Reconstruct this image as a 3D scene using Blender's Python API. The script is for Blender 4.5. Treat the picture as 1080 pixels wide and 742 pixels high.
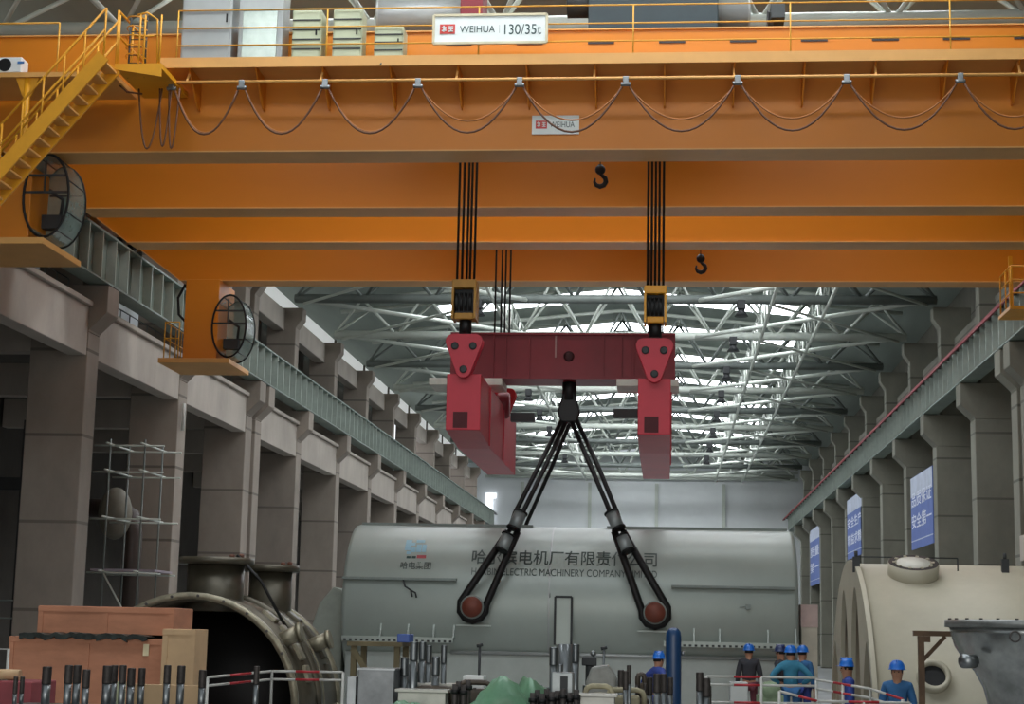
import bpy, bmesh, math, random
from mathutils import Vector, Matrix
from math import sin, cos, pi, radians, sqrt, atan2
random.seed(7)
C = bpy.context.scene
for _o in list(bpy.data.objects): bpy.data.objects.remove(_o)

# ------------------------------------------------------------------ camera
F, PITCH, YAW, ROLL = 1775.3, .1649, .0938, .0209
CZ = 2.1
_r = Vector((cos(YAW), sin(YAW), 0))
_w = Vector((-sin(YAW)*cos(PITCH), cos(YAW)*cos(PITCH), sin(PITCH)))
_u = _r.cross(_w)
RR = _r*cos(ROLL) + _u*sin(ROLL)
UU = -_r*sin(ROLL) + _u*cos(ROLL)
cd = bpy.data.cameras.new('camera'); cam = bpy.data.objects.new('camera', cd); C.collection.objects.link(cam)
M3 = Matrix((RR, UU, -_w)).transposed()
cam.matrix_world = Matrix.Translation((0, 0, CZ)) @ M3.to_4x4()
cd.sensor_fit = 'HORIZONTAL'; cd.sensor_width = 36; cd.lens = F/1080*36
cd.clip_start = .1; cd.clip_end = 600
C.camera = cam
def at(px, py, Y):
    """the point of the hall at depth Y that is seen at pixel (px, py)"""
    d = _w*F + RR*(px-540) - UU*(py-371)
    t = Y/d.y
    return Vector((d.x*t, Y, CZ + d.z*t))

# ------------------------------------------------------------------ light
C.view_settings.view_transform = 'Standard'; C.view_settings.look = 'None'
C.view_settings.gamma = 1; C.view_settings.use_curve_mapping = False
C.view_settings.exposure = 0.34
WORLD = .40
wd = bpy.data.worlds.new('overcast'); C.world = wd; wd.use_nodes = True
bg = wd.node_tree.nodes['Background']; bg.inputs[0].default_value = (.86, .94, 1, 1); bg.inputs[1].default_value = WORLD
def area(name, loc, sx, sy, power, rot, col=(.93, .97, 1)):
    l = bpy.data.lights.new(name, 'AREA'); l.shape = 'RECTANGLE'; l.size = sx; l.size_y = sy
    l.energy = power; l.color = col
    o = bpy.data.objects.new(name, l); C.collection.objects.link(o); o.location = loc; o.rotation_euler = rot
    return o
XM = -2.5            # hall centre line
# daylight through the roof lights
SKYL = 7.0           # brightness of the roof light panels
# unseen fill light added behind the camera
area('fill_light', (XM, -16, 8), 26, 14, 2400, (radians(68), 0, 0), (1, .97, .92))

# ------------------------------------------------------------------ helpers
class MB:
    def __init__(s): s.v = []; s.f = []; s.sm = []
    def add(s, vs, fs, smooth=False):
        n = len(s.v); s.v += [tuple(v) for v in vs]
        s.f += [tuple(i+n for i in f) for f in fs]; s.sm += [smooth]*len(fs); return s
    def box(s, x0, x1, y0, y1, z0, z1):
        vs = [(x, y, z) for x in (x0, x1) for y in (y0, y1) for z in (z0, z1)]
        return s.add(vs, [(0,1,3,2),(4,6,7,5),(0,4,5,1),(2,3,7,6),(0,2,6,4),(1,5,7,3)])
    def bar(s, p, q, w, h, up=(0,0,1)):
        p = Vector(p); q = Vector(q); d = (q-p).normalized(); up = Vector(up)
        if abs(d.dot(up)) > .98: up = Vector((0,1,0))
        a = d.cross(up).normalized()*w/2; b = a.cross(d).normalized()*h/2
        vs = [e+i*a+j*b for e in (p, q) for i in (-1,1) for j in (-1,1)]
        return s.add(vs, [(0,1,3,2),(4,6,7,5),(0,4,5,1),(2,3,7,6),(0,2,6,4),(1,5,7,3)])
    def tube(s, p, q, r, n=8, r2=None, caps=True):
        return s.path([p, q], [r, r if r2 is None else r2], n, caps)
    def path(s, pts, r, n=8, caps=True, closed=False):
        pts = [Vector(p) for p in pts]; m = len(pts)
        rs = r if isinstance(r, (list, tuple)) else [r]*m
        ref = None; vs = []
        for i, p in enumerate(pts):
            a = pts[i-1] if (i > 0 or closed) else p
            b = pts[(i+1) % m] if (i < m-1 or closed) else p
            d = (b-a).normalized()
            if ref is None:
                ref = Vector((0,0,1)) if abs(d.z) < .9 else Vector((0,1,0))
            x = d.cross(ref).normalized(); ref = x.cross(d).normalized()
            for k in range(n):
                t = 2*pi*k/n; vs.append(p + (x*cos(t)+ref*sin(t))*rs[i])
        fs = []
        for i in range(m if closed else m-1):
            j = (i+1) % m
            for k in range(n):
                l = (k+1) % n; fs.append((i*n+k, i*n+l, j*n+l, j*n+k))
        s.add(vs, fs, True)
        if caps and not closed:
            b = len(s.v)-len(vs)
            s.f.append(tuple(b+k for k in range(n))); s.f.append(tuple(b+(m-1)*n+k for k in range(n)))
            s.sm += [False, False]
        return s
    def prism(s, poly, fn, t0, t1):
        n = len(poly); vs = [fn(u, v, t) for t in (t0, t1) for u, v in poly]
        fs = [tuple(range(n)), tuple(range(2*n-1, n-1, -1))] + [(i, (i+1) % n, n+(i+1) % n, n+i) for i in range(n)]
        return s.add(vs, fs)
    def lathe(s, prof, o, ax=(0,0,1), n=24, a0=0, a1=2*pi, smooth=True, caps=True, sx=1, sy=1):
        o = Vector(o); ax = Vector(ax).normalized()
        ref = Vector((1,0,0)) if abs(ax.x) < .9 else Vector((0,0,1))
        y = ax.cross(ref).normalized(); x = y.cross(ax)
        full = abs(a1-a0-2*pi) < 1e-6; m = n if full else n+1
        vs = []
        for r, h in prof:
            for k in range(m):
                t = a0+(a1-a0)*k/n; vs.append(o + ax*h + x*(r*cos(t)*sx) + y*(r*sin(t)*sy))
        fs = []
        for i in range(len(prof)-1):
            for k in range(n):
                l = (k+1) % m if full else k+1
                fs.append((i*m+k, i*m+l, (i+1)*m+l, (i+1)*m+k))
        s.add(vs, fs, smooth)
        if caps and full:
            b = len(s.v)-len(vs)
            if prof[0][0] > 1e-4: s.f.append(tuple(b+k for k in range(m))); s.sm.append(False)
            if prof[-1][0] > 1e-4: s.f.append(tuple(b+(len(prof)-1)*m+k for k in range(m))); s.sm.append(False)
        return s
    def ring(s, c, ax, r, t, n=24, m=6):
        ax = Vector(ax).normalized(); ref = Vector((1,0,0)) if abs(ax.x) < .9 else Vector((0,0,1))
        y = ax.cross(ref).normalized(); x = y.cross(ax); c = Vector(c)
        return s.path([c+x*r*cos(2*pi*k/n)+y*r*sin(2*pi*k/n) for k in range(n)], t, m, closed=True)
    def ball(s, c, r, n=12, sz=(1,1,1)):
        c = Vector(c); vs = []; fs = []; h = n//2
        for i in range(h+1):
            ph = pi*i/h
            for k in range(n):
                t = 2*pi*k/n; vs.append(c+Vector((r*sin(ph)*cos(t)*sz[0], r*sin(ph)*sin(t)*sz[1], r*cos(ph)*sz[2])))
        for i in range(h):
            for k in range(n): fs.append((i*n+k, i*n+(k+1)%n, (i+1)*n+(k+1)%n, (i+1)*n+k))
        return s.add(vs, fs, True)
    def build(s, name, mat, parent=None, bevel=0, label=None, kind=None):
        off = OFF.get(parent.name, Vector()) if parent else Vector()
        me = bpy.data.meshes.new(name)
        me.from_pydata([(Vector(v)-off) for v in s.v], [], s.f)
        me.polygons.foreach_set('use_smooth', s.sm)
        bm = bmesh.new(); bm.from_mesh(me)
        bmesh.ops.remove_doubles(bm, verts=bm.verts, dist=1e-5)
        bmesh.ops.recalc_face_normals(bm, faces=bm.faces); bm.to_mesh(me); bm.free()
        me.materials.append(mat)
        o = bpy.data.objects.new(name, me); C.collection.objects.link(o)
        if parent: o.parent = parent; OFF[o.name] = off
        if bevel:
            b = o.modifiers.new('b', 'BEVEL'); b.width = bevel; b.segments = 2; b.limit_method = 'ANGLE'
        if label: o['label'] = label
        if kind: o['kind'] = kind
        return o
OFF = {}
def thing(name, label, cat, loc=(0,0,0), group=None):
    o = bpy.data.objects.new(name, None); C.collection.objects.link(o); o.location = loc
    o.empty_display_size = .2
    OFF[o.name] = Vector(loc); o['label'] = label; o['category'] = cat
    if group: o['group'] = group
    return o
def solo(mb, name, mat, label, cat, group=None, bevel=0, loc=None):
    o = mb.build(name, mat, None, bevel); o['label'] = label; o['category'] = cat
    if group: o['group'] = group
    return o
def struct(mb, name, mat):
    o = mb.build(name, mat); o['kind'] = 'structure'; return o
def copy_tree(o, delta, label=None, parent=None):
    c = o.copy(); C.collection.objects.link(c)
    if parent: c.parent = parent
    else:
        c.location = o.location + Vector(delta)
        if label: c['label'] = label
        if o.name in OFF: OFF[c.name] = OFF[o.name] + Vector(delta)
    for ch in list(o.children): copy_tree(ch, delta, None, c)
    return c
ORD = ['nearest','second','third','fourth','fifth','sixth','seventh','eighth','ninth','tenth','eleventh','twelfth','thirteenth','fourteenth']

# ------------------------------------------------------------------ materials
def srgb(c):
    if isinstance(c, str): c = [int(c[i:i+2], 16)/255 for i in (0, 2, 4)]
    return tuple(((x/12.92) if x <= .04045 else ((x+.055)/1.055)**2.4) for x in c) + (1,)
MATS = {}
def mat(name, col, rough=.6, metal=0, var=.12, scale=2.0, bump=0, lines=0, col2=None, emit=0, spec=.5, stretch=(1,1,1), alpha=1, trans=0):
    if name in MATS: return MATS[name]
    m = bpy.data.materials.new(name); m.use_nodes = True; nt = m.node_tree; N = nt.nodes; L = nt.links
    b = N['Principled BSDF']; b.inputs['Roughness'].default_value = rough; b.inputs['Metallic'].default_value = metal
    b.inputs['Specular IOR Level'].default_value = spec
    c = srgb(col)
    geo = N.new('ShaderNodeNewGeometry'); mp = N.new('ShaderNodeMapping'); mp.inputs['Scale'].default_value = stretch
    L.new(geo.outputs['Position'], mp.inputs[0])
    nz = N.new('ShaderNodeTexNoise'); nz.inputs['Scale'].default_value = scale; nz.inputs['Detail'].default_value = 6; nz.inputs['Roughness'].default_value = .65
    L.new(mp.outputs[0], nz.inputs[0])
    rp = N.new('ShaderNodeValToRGB'); L.new(nz.outputs[0], rp.inputs[0])
    c2 = srgb(col2) if col2 else tuple(x*(1-var) for x in c[:3])+(1,)
    c1 = tuple(min(1, x*(1+var)) for x in c[:3])+(1,)
    rp.color_ramp.elements[0].position = .34; rp.color_ramp.elements[0].color = c2
    rp.color_ramp.elements[1].position = .66; rp.color_ramp.elements[1].color = c1
    out = rp.outputs[0]
    if lines:
        sp = N.new('ShaderNodeSeparateXYZ'); L.new(geo.outputs['Position'], sp.inputs[0])
        d = N.new('ShaderNodeMath'); d.operation = 'DIVIDE'; d.inputs[1].default_value = lines; L.new(sp.outputs[2], d.inputs[0])
        fr = N.new('ShaderNodeMath'); fr.operation = 'FRACT'; L.new(d.outputs[0], fr.inputs[0])
        lt = N.new('ShaderNodeMath'); lt.operation = 'LESS_THAN'; lt.inputs[1].default_value = .035; L.new(fr.outputs[0], lt.inputs[0])
        mx = N.new('ShaderNodeMix'); mx.data_type = 'RGBA'; L.new(lt.outputs[0], mx.inputs[0]); L.new(out, mx.inputs[6])
        mx.inputs[7].default_value = tuple(x*.55 for x in c[:3])+(1,); out = mx.outputs[2]
    L.new(out, b.inputs['Base Color'])
    if bump:
        bp = N.new('ShaderNodeBump'); bp.inputs['Strength'].default_value = bump; bp.inputs['Distance'].default_value = .02
        n2 = N.new('ShaderNodeTexNoise'); n2.inputs['Scale'].default_value = scale*8; n2.inputs['Detail'].default_value = 4
        L.new(geo.outputs['Position'], n2.inputs[0]); L.new(n2.outputs[0], bp.inputs['Height']); L.new(bp.outputs[0], b.inputs['Normal'])
    if emit:
        b.inputs['Emission Color'].default_value = c; b.inputs['Emission Strength'].default_value = emit
    if trans:
        b.inputs['Transmission Weight'].default_value = trans; b.inputs['IOR'].default_value = 1.05
    if alpha < 1: b.inputs['Alpha'].default_value = alpha
    MATS[name] = m; return m
M_conc = mat('concrete', '8f857a', .9, var=.18, scale=.35, bump=.3, lines=2.4, stretch=(1,1,.6))
M_concr = mat('concrete_green', '7d7c70', .9, var=.18, scale=.35, bump=.3, lines=2.4, stretch=(1,1,.6))
M_beam = mat('concrete_beam', 'aaa196', .9, var=.13, scale=.5, bump=.3, stretch=(1,1,.5))
M_floor = mat('floor_paint', '8f9190', .35, var=.2, scale=.3)
M_clad = mat('cladding', 'e2e6e6', .6, var=.04, scale=.3)
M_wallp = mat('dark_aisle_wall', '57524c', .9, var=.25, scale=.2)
M_roof = mat('roof_sheet', '8d978f', .7, var=.12, scale=.5, stretch=(1,.1,1))
M_sky = mat('skylight_panel', 'f4f9ff', .4, emit=SKYL)
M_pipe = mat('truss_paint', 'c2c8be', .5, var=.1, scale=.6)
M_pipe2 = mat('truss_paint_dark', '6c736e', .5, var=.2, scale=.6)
M_run = mat('runway_green', '76837a', .5, var=.15, scale=.8)
M_rail = mat('rail_steel', '4d4a48', .45, .7)
M_or = mat('crane_orange', 'cf7c12', .42, var=.05, scale=.35, stretch=(.3,1,1))
M_or2 = mat('crane_orange_bounce', 'd6a05a', .45, var=.08, scale=.6)  # lighter orange: floor reflection on the girder undersides put into the colour
M_yel = mat('crane_yellow', 'dc9a1c', .45, var=.06)
M_red = mat('beam_red', 'b91f33', .45, var=.08, scale=.8)
M_dred = mat('beam_dark_red', '7d1422', .5, var=.12, scale=.8)
M_black = mat('black_steel', '161616', .5, .3)
M_dark = mat('dark_grey', '2c2e2f', .6)
M_rope = mat('wire_rope', '191716', .55, .4, var=.4, scale=30)
M_white = mat('white_paint', 'e6e8e6', .5, var=.04)
M_cab = mat('cabinet_grey', 'a6aaa8', .35, .25, var=.06)
M_cabg = mat('cabinet_green', 'b6bc9d', .5, var=.06)
M_glass = mat('pale_glass', '8fa39b', .15, alpha=.6)
M_gen = mat('generator_paint', '9ea7a0', .36, .15, var=.05, scale=.7)
M_steel = mat('bare_steel', '868a8b', .33, .85, var=.15, scale=3)
M_wood = mat('plywood', 'b57c5e', .75, var=.14, scale=1.2, stretch=(1,1,3))
M_wood2 = mat('pale_plywood', 'bfa07a', .75, var=.1, scale=1.2)
M_blue = mat('helmet_blue', '1c66be', .3, var=.03)
# ------------------------------------------------------------------ setting
XL, XR = -15.64, 10.69           # inner faces of the two crane runways
ZR, ZG = 10.81+CZ, 9.4+CZ        # top and bottom of the runway girders
YE = 157
m = MB(); m.box(-40, 30, -18, YE+1, -.3, 0); struct(m, 'floor', M_floor)
# far gable wall
m = MB(); m.box(-24, 19, YE, YE+.4, 0, 19)
wb = struct(m, 'wall_back', M_clad)
m = MB()
for x in (-13.5, -7.2, -1, 5.2): m.box(x-.15, x+.15, YE-.3, YE-.003, 0, 16)
m.box(-17, 12, YE-.5, YE-.305, 16.35, 16.6); m.box(-17, 12, YE-.45, YE-.305, 17.0, 17.2); m.box(-17, 12, YE-.45, YE-.305, 11.6, 11.8)
struct(m, 'trim_1', M_pipe)
# aisle walls
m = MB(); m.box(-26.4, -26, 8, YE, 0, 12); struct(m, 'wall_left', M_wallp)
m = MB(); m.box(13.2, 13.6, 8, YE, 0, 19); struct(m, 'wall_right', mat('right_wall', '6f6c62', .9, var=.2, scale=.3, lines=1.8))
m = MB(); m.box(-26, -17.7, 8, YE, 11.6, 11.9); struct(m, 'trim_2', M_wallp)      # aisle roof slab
# upper cladding on the left: sill, dark glazed strip, sheet above
m = MB(); m.box(-18.5, -18.2, 8, YE, 11.9, 13.0); m.box(-18.5, -18.2, 8, YE, 18.0, 19)
struct(m, 'wall_left_upper', M_clad)
yw = 45.07
gl = mat('dark_glazing', '23262c', .15, var=.3, scale=.3); glb = mat('bright_glazing', 'f2f6ff', .3, emit=1.1)
n = 1
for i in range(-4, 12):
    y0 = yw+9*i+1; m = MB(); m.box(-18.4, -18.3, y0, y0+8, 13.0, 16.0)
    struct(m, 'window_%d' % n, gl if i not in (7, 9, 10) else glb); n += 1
    m = MB(); m.box(-18.45, -18.3, y0-.9, y0+7.9, 16.0, 18.0); struct(m, 'window_%d' % (n+40), mat('glow_cladding', 'd9dcda', .5, emit=.42))  # pale cladding strip built as a window, glow added to brighten it
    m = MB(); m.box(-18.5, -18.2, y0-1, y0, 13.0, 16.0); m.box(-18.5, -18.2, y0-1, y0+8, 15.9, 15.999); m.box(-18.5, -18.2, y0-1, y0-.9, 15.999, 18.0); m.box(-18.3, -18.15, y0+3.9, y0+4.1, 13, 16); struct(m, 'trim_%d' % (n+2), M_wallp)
for i, y0 in enumerate((141, 148)):
    pass
m = MB(); m.box(-16.9, -16.2, YE-.56, YE-.51, 12.2, 14.9); m.box(-16.2, -15.9, YE-.56, YE-.51, 14.4, 14.9); struct(m, 'window_99', glb)
# roof: low gable with cross strips of roof light
ZEV, ZRI = 16.3+CZ-.6, 17.5+CZ-.3
def zr(x): return ZRI - abs(x-XM)*(ZRI-ZEV)/15.5
m = MB()
k0 = 71.25-9*5
def roofquad(m, x0, x1, y0, y1):
    for a, b in ((x0, min(x1, XM)), (max(x0, XM), x1)):
        if b > a:
            vs = [(a,y0,zr(a)),(b,y0,zr(b)),(b,y1,zr(b)),(a,y1,zr(a)),(a,y0,zr(a)+.15),(b,y0,zr(b)+.15),(b,y1,zr(b)+.15),(a,y1,zr(a)+.15)]
            m.add(vs, [(0,1,2,3),(4,5,6,7),(0,1,5,4),(1,2,6,5),(2,3,7,6),(3,0,4,7)])
y = 15; sk = []
while y < YE:
    y2 = k0 + 9*round((y-k0)/9)
    sk.append(y); y += 9
ys = [k0+9*i for i in range(-1, 15)]
prev = 14
for i, yc in enumerate(ys):
    s0, s1 = yc+3.2, yc+5.8
    if s1 > YE: break
    roofquad(m, -18.8, 13.6, prev, s0); roofquad(m, -18.8, XM-9.2, s0, s1); roofquad(m, XM+9.6, 13.6, s0, s1)
    prev = s1
    g = MB(); roofquad(g, XM-9.2, XM+9.6, s0, s1); struct(g, 'window_%d' % (n+i), M_sky)
roofquad(m, -18.8, 13.6, prev, YE)
struct(m, 'ceiling', M_roof)

# ------------------------------------------------------------------ columns, corbels, beams
def column(x_in, sgn, yc, label, group, ztop=None, m_=None):
    """sgn=-1: left row. x_in inner face; the shaft carries a corbel under the runway and a slimmer upper shaft"""
    t = thing('concrete_column', label, 'column', (x_in, yc, 0), group)
    w = 1.65*sgn; a = min(x_in, x_in+w); b = max(x_in, x_in+w)
    m = MB(); m.box(a, b, yc, yc+.95, 0, ZG-1.35); m.build('shaft', m_, t, .03)
    g = x_in - .5*sgn
    m = MB(); m.prism([(x_in+w, ZG-1.345), (x_in, ZG-1.345), (x_in, ZG-1.3), (g, ZG-.8), (g, ZG-.02), (x_in+w, ZG-.02)], lambda u, v, tt: (u, tt, v), yc, yc+.95)
    m.build('corbel', m_, t, .03)
    xi = x_in + .28*sgn
    m = MB(); a = min(xi, xi+1.3*sgn); b = max(xi, xi+1.3*sgn)
    m.box(a, b, yc+.1, yc+.85, ZG-.015, 15.2)
    m.prism([(xi+1.3*sgn, 15.2), (xi, 15.2), (x_in, 15.6), (x_in, 16.1), (xi+1.3*sgn, 16.1)], lambda u, v, tt: (u, tt, v), yc+.1, yc+.85)
    m.build('upper_shaft', m_, t, .03)
    return t
XLC = XL-.5; XRC = XR+.5
for i in range(-2, 12):
    yc = yw+9*i
    l = 'grey concrete column with corbel in the left row, %s one counted from the near end' % ORD[i+2]
    t = column(XLC, -1, yc, l, 'concrete columns of the left row', m_=M_conc)
    if i == 2: column(XLC, -1, yc+1.5, 'left row concrete column standing close behind its twin at the expansion joint', 'concrete columns of the left row', m_=M_conc)
    l = 'greenish concrete column with corbel in the right row, %s one counted from the near end' % ORD[i+2]
    t = column(XRC, 1, yc-.6, l, 'concrete columns of the right row', m_=M_concr)
    if i == 1: column(XRC, 1, yc+.9, 'right row concrete column standing close behind its twin at the expansion joint', 'concrete columns of the right row', m_=M_concr)
# edge beams between the left columns
for i in range(-2, 11):
    y0 = yw+9*i+.96 + (1.5 if i == 2 else 0); y1 = yw+9*(i+1)-.01
    m = MB(); m.box(XLC-.55, XLC-.02, y0, y1, 7.37+CZ, 8.75+CZ); m.box(XLC-.6, XLC+.1, y0, y1, 8.755+CZ, 8.9+CZ)
    solo(m, 'edge_beam', M_beam, 'pale concrete edge beam on left, %s span counted from the near end' % ORD[i+2], 'beam', 'concrete edge beams of the left aisle', .02)
    m = MB(); m.box(-25.9, XLC-1.7, yw+9*i+.2, yw+9*i+.7, 7.5+CZ, 8.6+CZ)
    solo(m, 'cross_beam', M_beam, 'concrete cross beam in the left aisle behind column, %s from the near end' % ORD[i+2], 'beam', 'concrete cross beams of the left aisle', .02)
    if i > 3:
        m = MB(); m.box(-17.9, -16.3, y0+.1, y1-.1, 15.2, 15.9); 
# corner ties below the truss seats, left and right
    y0 = yw+9*i+.9
    m = MB(); m.bar((-17.2, y0, 15.55), (-17.2, y0+8.2, 15.55), .5, .95)
    solo(m, 'tie_beam', M_beam, 'concrete tie beam between upper columns on left, %s span from the near end' % ORD[i+2], 'beam', 'tie beams between the left upper columns', .02)
    m = MB(); m.bar((12.2, y0-.6, 14.3), (12.2, y0+7.6, 14.3), .3, .9)
    solo(m, 'tie_beam', M_concr, 'concrete tie beam between upper columns on right, %s span from the near end' % ORD[i+2], 'beam', 'tie beams between the right upper columns', .02)
# ------------------------------------------------------------------ runway girders and rails
M_stf = mat('stiffener_pale', 'a3aca3', .5, var=.1)
def runway(x_in, sgn, side, i):
    y0 = yw+9*i+.48 - (.6 if sgn > 0 else 0); y1 = y0+8.98
    t = thing('runway_girder', 'green grey steel runway girder on the %s, %s span counted from the near end' % (side, ORD[i+2]), 'girder', (x_in, y0, ZG), 'runway girders on the %s' % side)
    f = lambda a, b: (min(x_in+a*sgn, x_in+b*sgn), max(x_in+a*sgn, x_in+b*sgn))
    a, b = f(0, .6)
    m = MB(); m.box(a, b, y0, y1, ZR-.06, ZR); m.build('top_flange', M_run, t)
    m = MB(); m.box(a, b, y0, y1, ZG, ZG+.05); m.build('bottom_flange', M_run, t)
    a, b = f(.28, .32)
    m = MB(); m.box(a, b, y0, y1, ZG+.05, ZR-.06)
    m.build('web', M_run if sgn < 0 else mat('runway_web_shaded', '59635c', .6, var=.15), t)  # right web darker: shade between the stiffeners put into the colour
    for k in range(8):
        m = MB(); yy = y0+.02+k*1.122; c, d = f(.01, .28); m.box(c, d, yy, yy+.05, ZG+.05, ZR-.06); m.build('stiffener', M_stf, t)
for i in range(-2, 12):
    runway(XL, -1, 'left', i); runway(XR, 1, 'right', i)
for x, s in ((XL-.3, 'left'), (XR+.3, 'right')):
    m = MB(); m.box(x-.12, x+.12, 27, YE, ZR+.001, ZR+.03); m.box(x-.02, x+.02, 27, YE, ZR+.03, ZR+.12); m.box(x-.04, x+.04, 27, YE, ZR+.12, ZR+.16)
    solo(m, 'crane_rail', M_rail, 'steel crane rail running along the top of the %s runway' % s, 'rail')
# red conductor line along the right runway
t = thing('conductor_line', 'red power conductor line fixed along the right runway girder', 'conductor line', (XR, 30, ZR))
m = MB(); m.box(XR-.18, XR-.12, 30, YE-1, ZR-.24, ZR-.12); m.build('conductor_bar', mat('conductor_red', '8a2a33', .6), t)
for k in range(60): m = MB(); m.box(XR-.12, XR-.002, 31+2.1*k, 31.05+2.1*k, ZR-.26, ZR-.1); m.build('bracket', M_rail, t)
# ------------------------------------------------------------------ roof trusses
ZC = 14.08+CZ
def truss(yc, label, light):
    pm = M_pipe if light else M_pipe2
    t = thing('roof_truss', label, 'roof truss', (XM, yc, ZC), 'tubular roof trusses')
    xa, xb = -16.3, 11.3
    m = MB(); m.tube((xa, yc, ZC+.15), (xb, yc, ZC+.15), .2, 10); m.build('bottom_chord', pm, t)
    n = 9; xs = [xa+(xb-xa)*k/n for k in range(n+1)]
    zt = lambda x: zr(x)-.25
    for dy in (-1.3, 1.3):
        m = MB(); m.path([(xa, yc+dy, zt(xa)), (XM, yc+dy, zt(XM)), (xb, yc+dy, zt(xb))], .1, 8); m.build('top_chord', M_pipe, t)
        m = MB()
        for k in range(n):
            xm = (xs[k]+xs[k+1])/2
            m.tube((xs[k], yc, ZC+.15), (xm, yc+dy, zt(xm)), .065, 6); m.tube((xm, yc+dy, zt(xm)), (xs[k+1], yc, ZC+.15), .065, 6)
        m.build('web_members', pm, t)
    for k in range(n):
        m = MB(); xm = (xs[k]+xs[k+1])/2; m.tube((xm, yc-1.3, zt(xm)), (xm, yc+1.3, zt(xm)), .05, 6); m.build('cross_tie', M_pipe, t)
    return t
TY = [38.0, 53.25] + [71.25+9*i-9 for i in range(11)]
for i, yc in enumerate(TY):
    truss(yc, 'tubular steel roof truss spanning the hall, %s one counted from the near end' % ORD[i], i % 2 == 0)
# bracing in the plane of the bottom chords
for i in range(2, len(TY)-1):
    y0, y1 = TY[i], TY[i+1]
    t = thing('roof_bracing', 'long diagonal pipe bracing between roof trusses, %s bay beyond the cranes' % ORD[i-2], 'bracing', (XM, y0, ZC), 'diagonal bracing pipes under the roof')
    m = MB(); m.tube((-15.9, y0, ZC+.1), (-6, y1, ZC+.1), .1, 8); m.tube((-15.9, y1, ZC-.08), (-8, y0, ZC-.08), .07, 8); m.build('left_cross', M_pipe, t)
    m = MB(); m.tube((1.2, y1, ZC+.1), (10.9, y0, ZC+.1), .1, 8); m.tube((4.4, y0, ZC-.08), (10.9, y1, ZC-.08), .07, 8); m.build('right_cross', M_pipe, t)
for x, s in ((4.4, 'right of the red beam'), (6.8, 'nearest the right columns'), (-7.5, 'left of the red beam')):
    t = thing('longitudinal_tie', 'lattice tie running the length of the roof, %s' % s, 'roof tie', (x, 62, ZC))
    m = MB(); m.tube((x, 52, ZC-.02), (x, YE-1, ZC-.02), .08, 8); m.tube((x, 52, ZC+1.5), (x, YE-1, ZC+1.5), .06, 8); m.build('chords', M_pipe, t)
    m = MB()
    for k in range(46):
        y0 = 54+k*2.2; m.tube((x, y0, ZC-.02), (x, y0+1.1, ZC+1.5), .035, 6); m.tube((x, y0+1.1, ZC+1.5), (x, y0+2.2, ZC-.02), .035, 6)
    m.build('lacing', M_pipe, t)
# high bay lamps, switched off
def lamp(x, yc, label):
    t = thing('high_bay_lamp', label, 'lamp', (x, yc, ZC-.6), 'switched off high bay lamps')
    m = MB(); m.box(x-.18, x+.18, yc-.2, yc+.2, ZC-.3, ZC+.1); m.build('gear_box', M_dark, t, .03)
    m = MB(); m.lathe([(.14, 0), (.16, -.08), (.3, -.3), (.27, -.3)], (x, yc, ZC-.3), (0,0,1), 16); m.build('reflector', M_dark, t)
for i, yc in enumerate(TY[2:11]):
    lamp(3.1, yc-.1, 'dark high bay lamp under the roof right of centre, %s from the cranes' % ORD[i])
    lamp(-8.2, yc-.1, 'dark high bay lamp under the roof left of centre, %s from the cranes' % ORD[i])
# ------------------------------------------------------------------ the two overhead cranes
ZB = 10.0+CZ; ZT = 12.6+CZ
G = [(34.0, 34.9), (38.8, 39.7), (42.4, 43.25), (47.3, 48.1)]
XA, XB = -14.28, 9.85            # where the full depth of the girders ends
def crane(near, far, name_label, walk):
    t = thing('overhead_crane', name_label, 'crane', (XM, (near[0]+far[1])/2, ZR))
    for (y0, y1) in (near, far):
        m = MB()
        for yy in (y0+.05, y1-.05-.03):
            m.prism([(-16.6, ZR+.5), (XA-1.5, ZR+.3), (XA, ZB), (XB, ZB), (XB+1.4, ZR+.55), (12.0, ZR+.6), (12.0, ZT), (-16.6, ZT)], lambda u, v, q: (u, q, v), yy, yy+.03)
        mg = m.build('main_girder', M_or, t)
        m = MB(); m.box(XA, XB, y0, y1, ZB-.03, ZB-.001); m.prism([(XA-1.5, ZR+.3), (XA, ZB), (XA, ZB-.03), (XA-1.5, ZR+.27)], lambda u, v, q: (u, q, v), y0, y1)
        m.prism([(XB+1.4, ZR+.55), (XB, ZB), (XB, ZB-.03), (XB+1.4, ZR+.52)], lambda u, v, q: (u, q, v), y0, y1)
        m.build('bottom_flange', M_or2, mg)
        m = MB(); m.box(-16.6, 12, y0, y1, ZT+.001, ZT+.03); m.build('top_flange', M_or2, mg)
        ym = (y0+y1)/2
        m = MB(); m.box(-15.5, 11, ym-.03, ym+.03, ZT+.03, ZT+.16); m.build('trolley_rail', M_rail, mg)
    for sgn, x in ((-1, XL-.3), (1, XR+.3)):
        m = MB(); m.box(x-.3, x+.3, near[0]-.4, far[1]+.4, ZR+.3, ZR+1.1); ec = m.build('end_carriage', M_or, t, .03)
        for yy in (near[0]+.3, near[0]+1.3, far[1]-1.3, far[1]-.3):
            m = MB(); m.lathe([(.3, -.07), (.32, -.07), (.3, -.05), (.3, .05), (.32, .07), (.25, .07)], (x, yy, ZR+.47), (1,0,0), 20); m.build('wheel', M_rail, ec)
    return t
crA = crane(G[0], G[1], 'near orange overhead crane with walkway, cabinets and capacity sign', True)
crB = crane(G[2], G[3], 'rear orange overhead crane seen beneath the near one', True)
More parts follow.
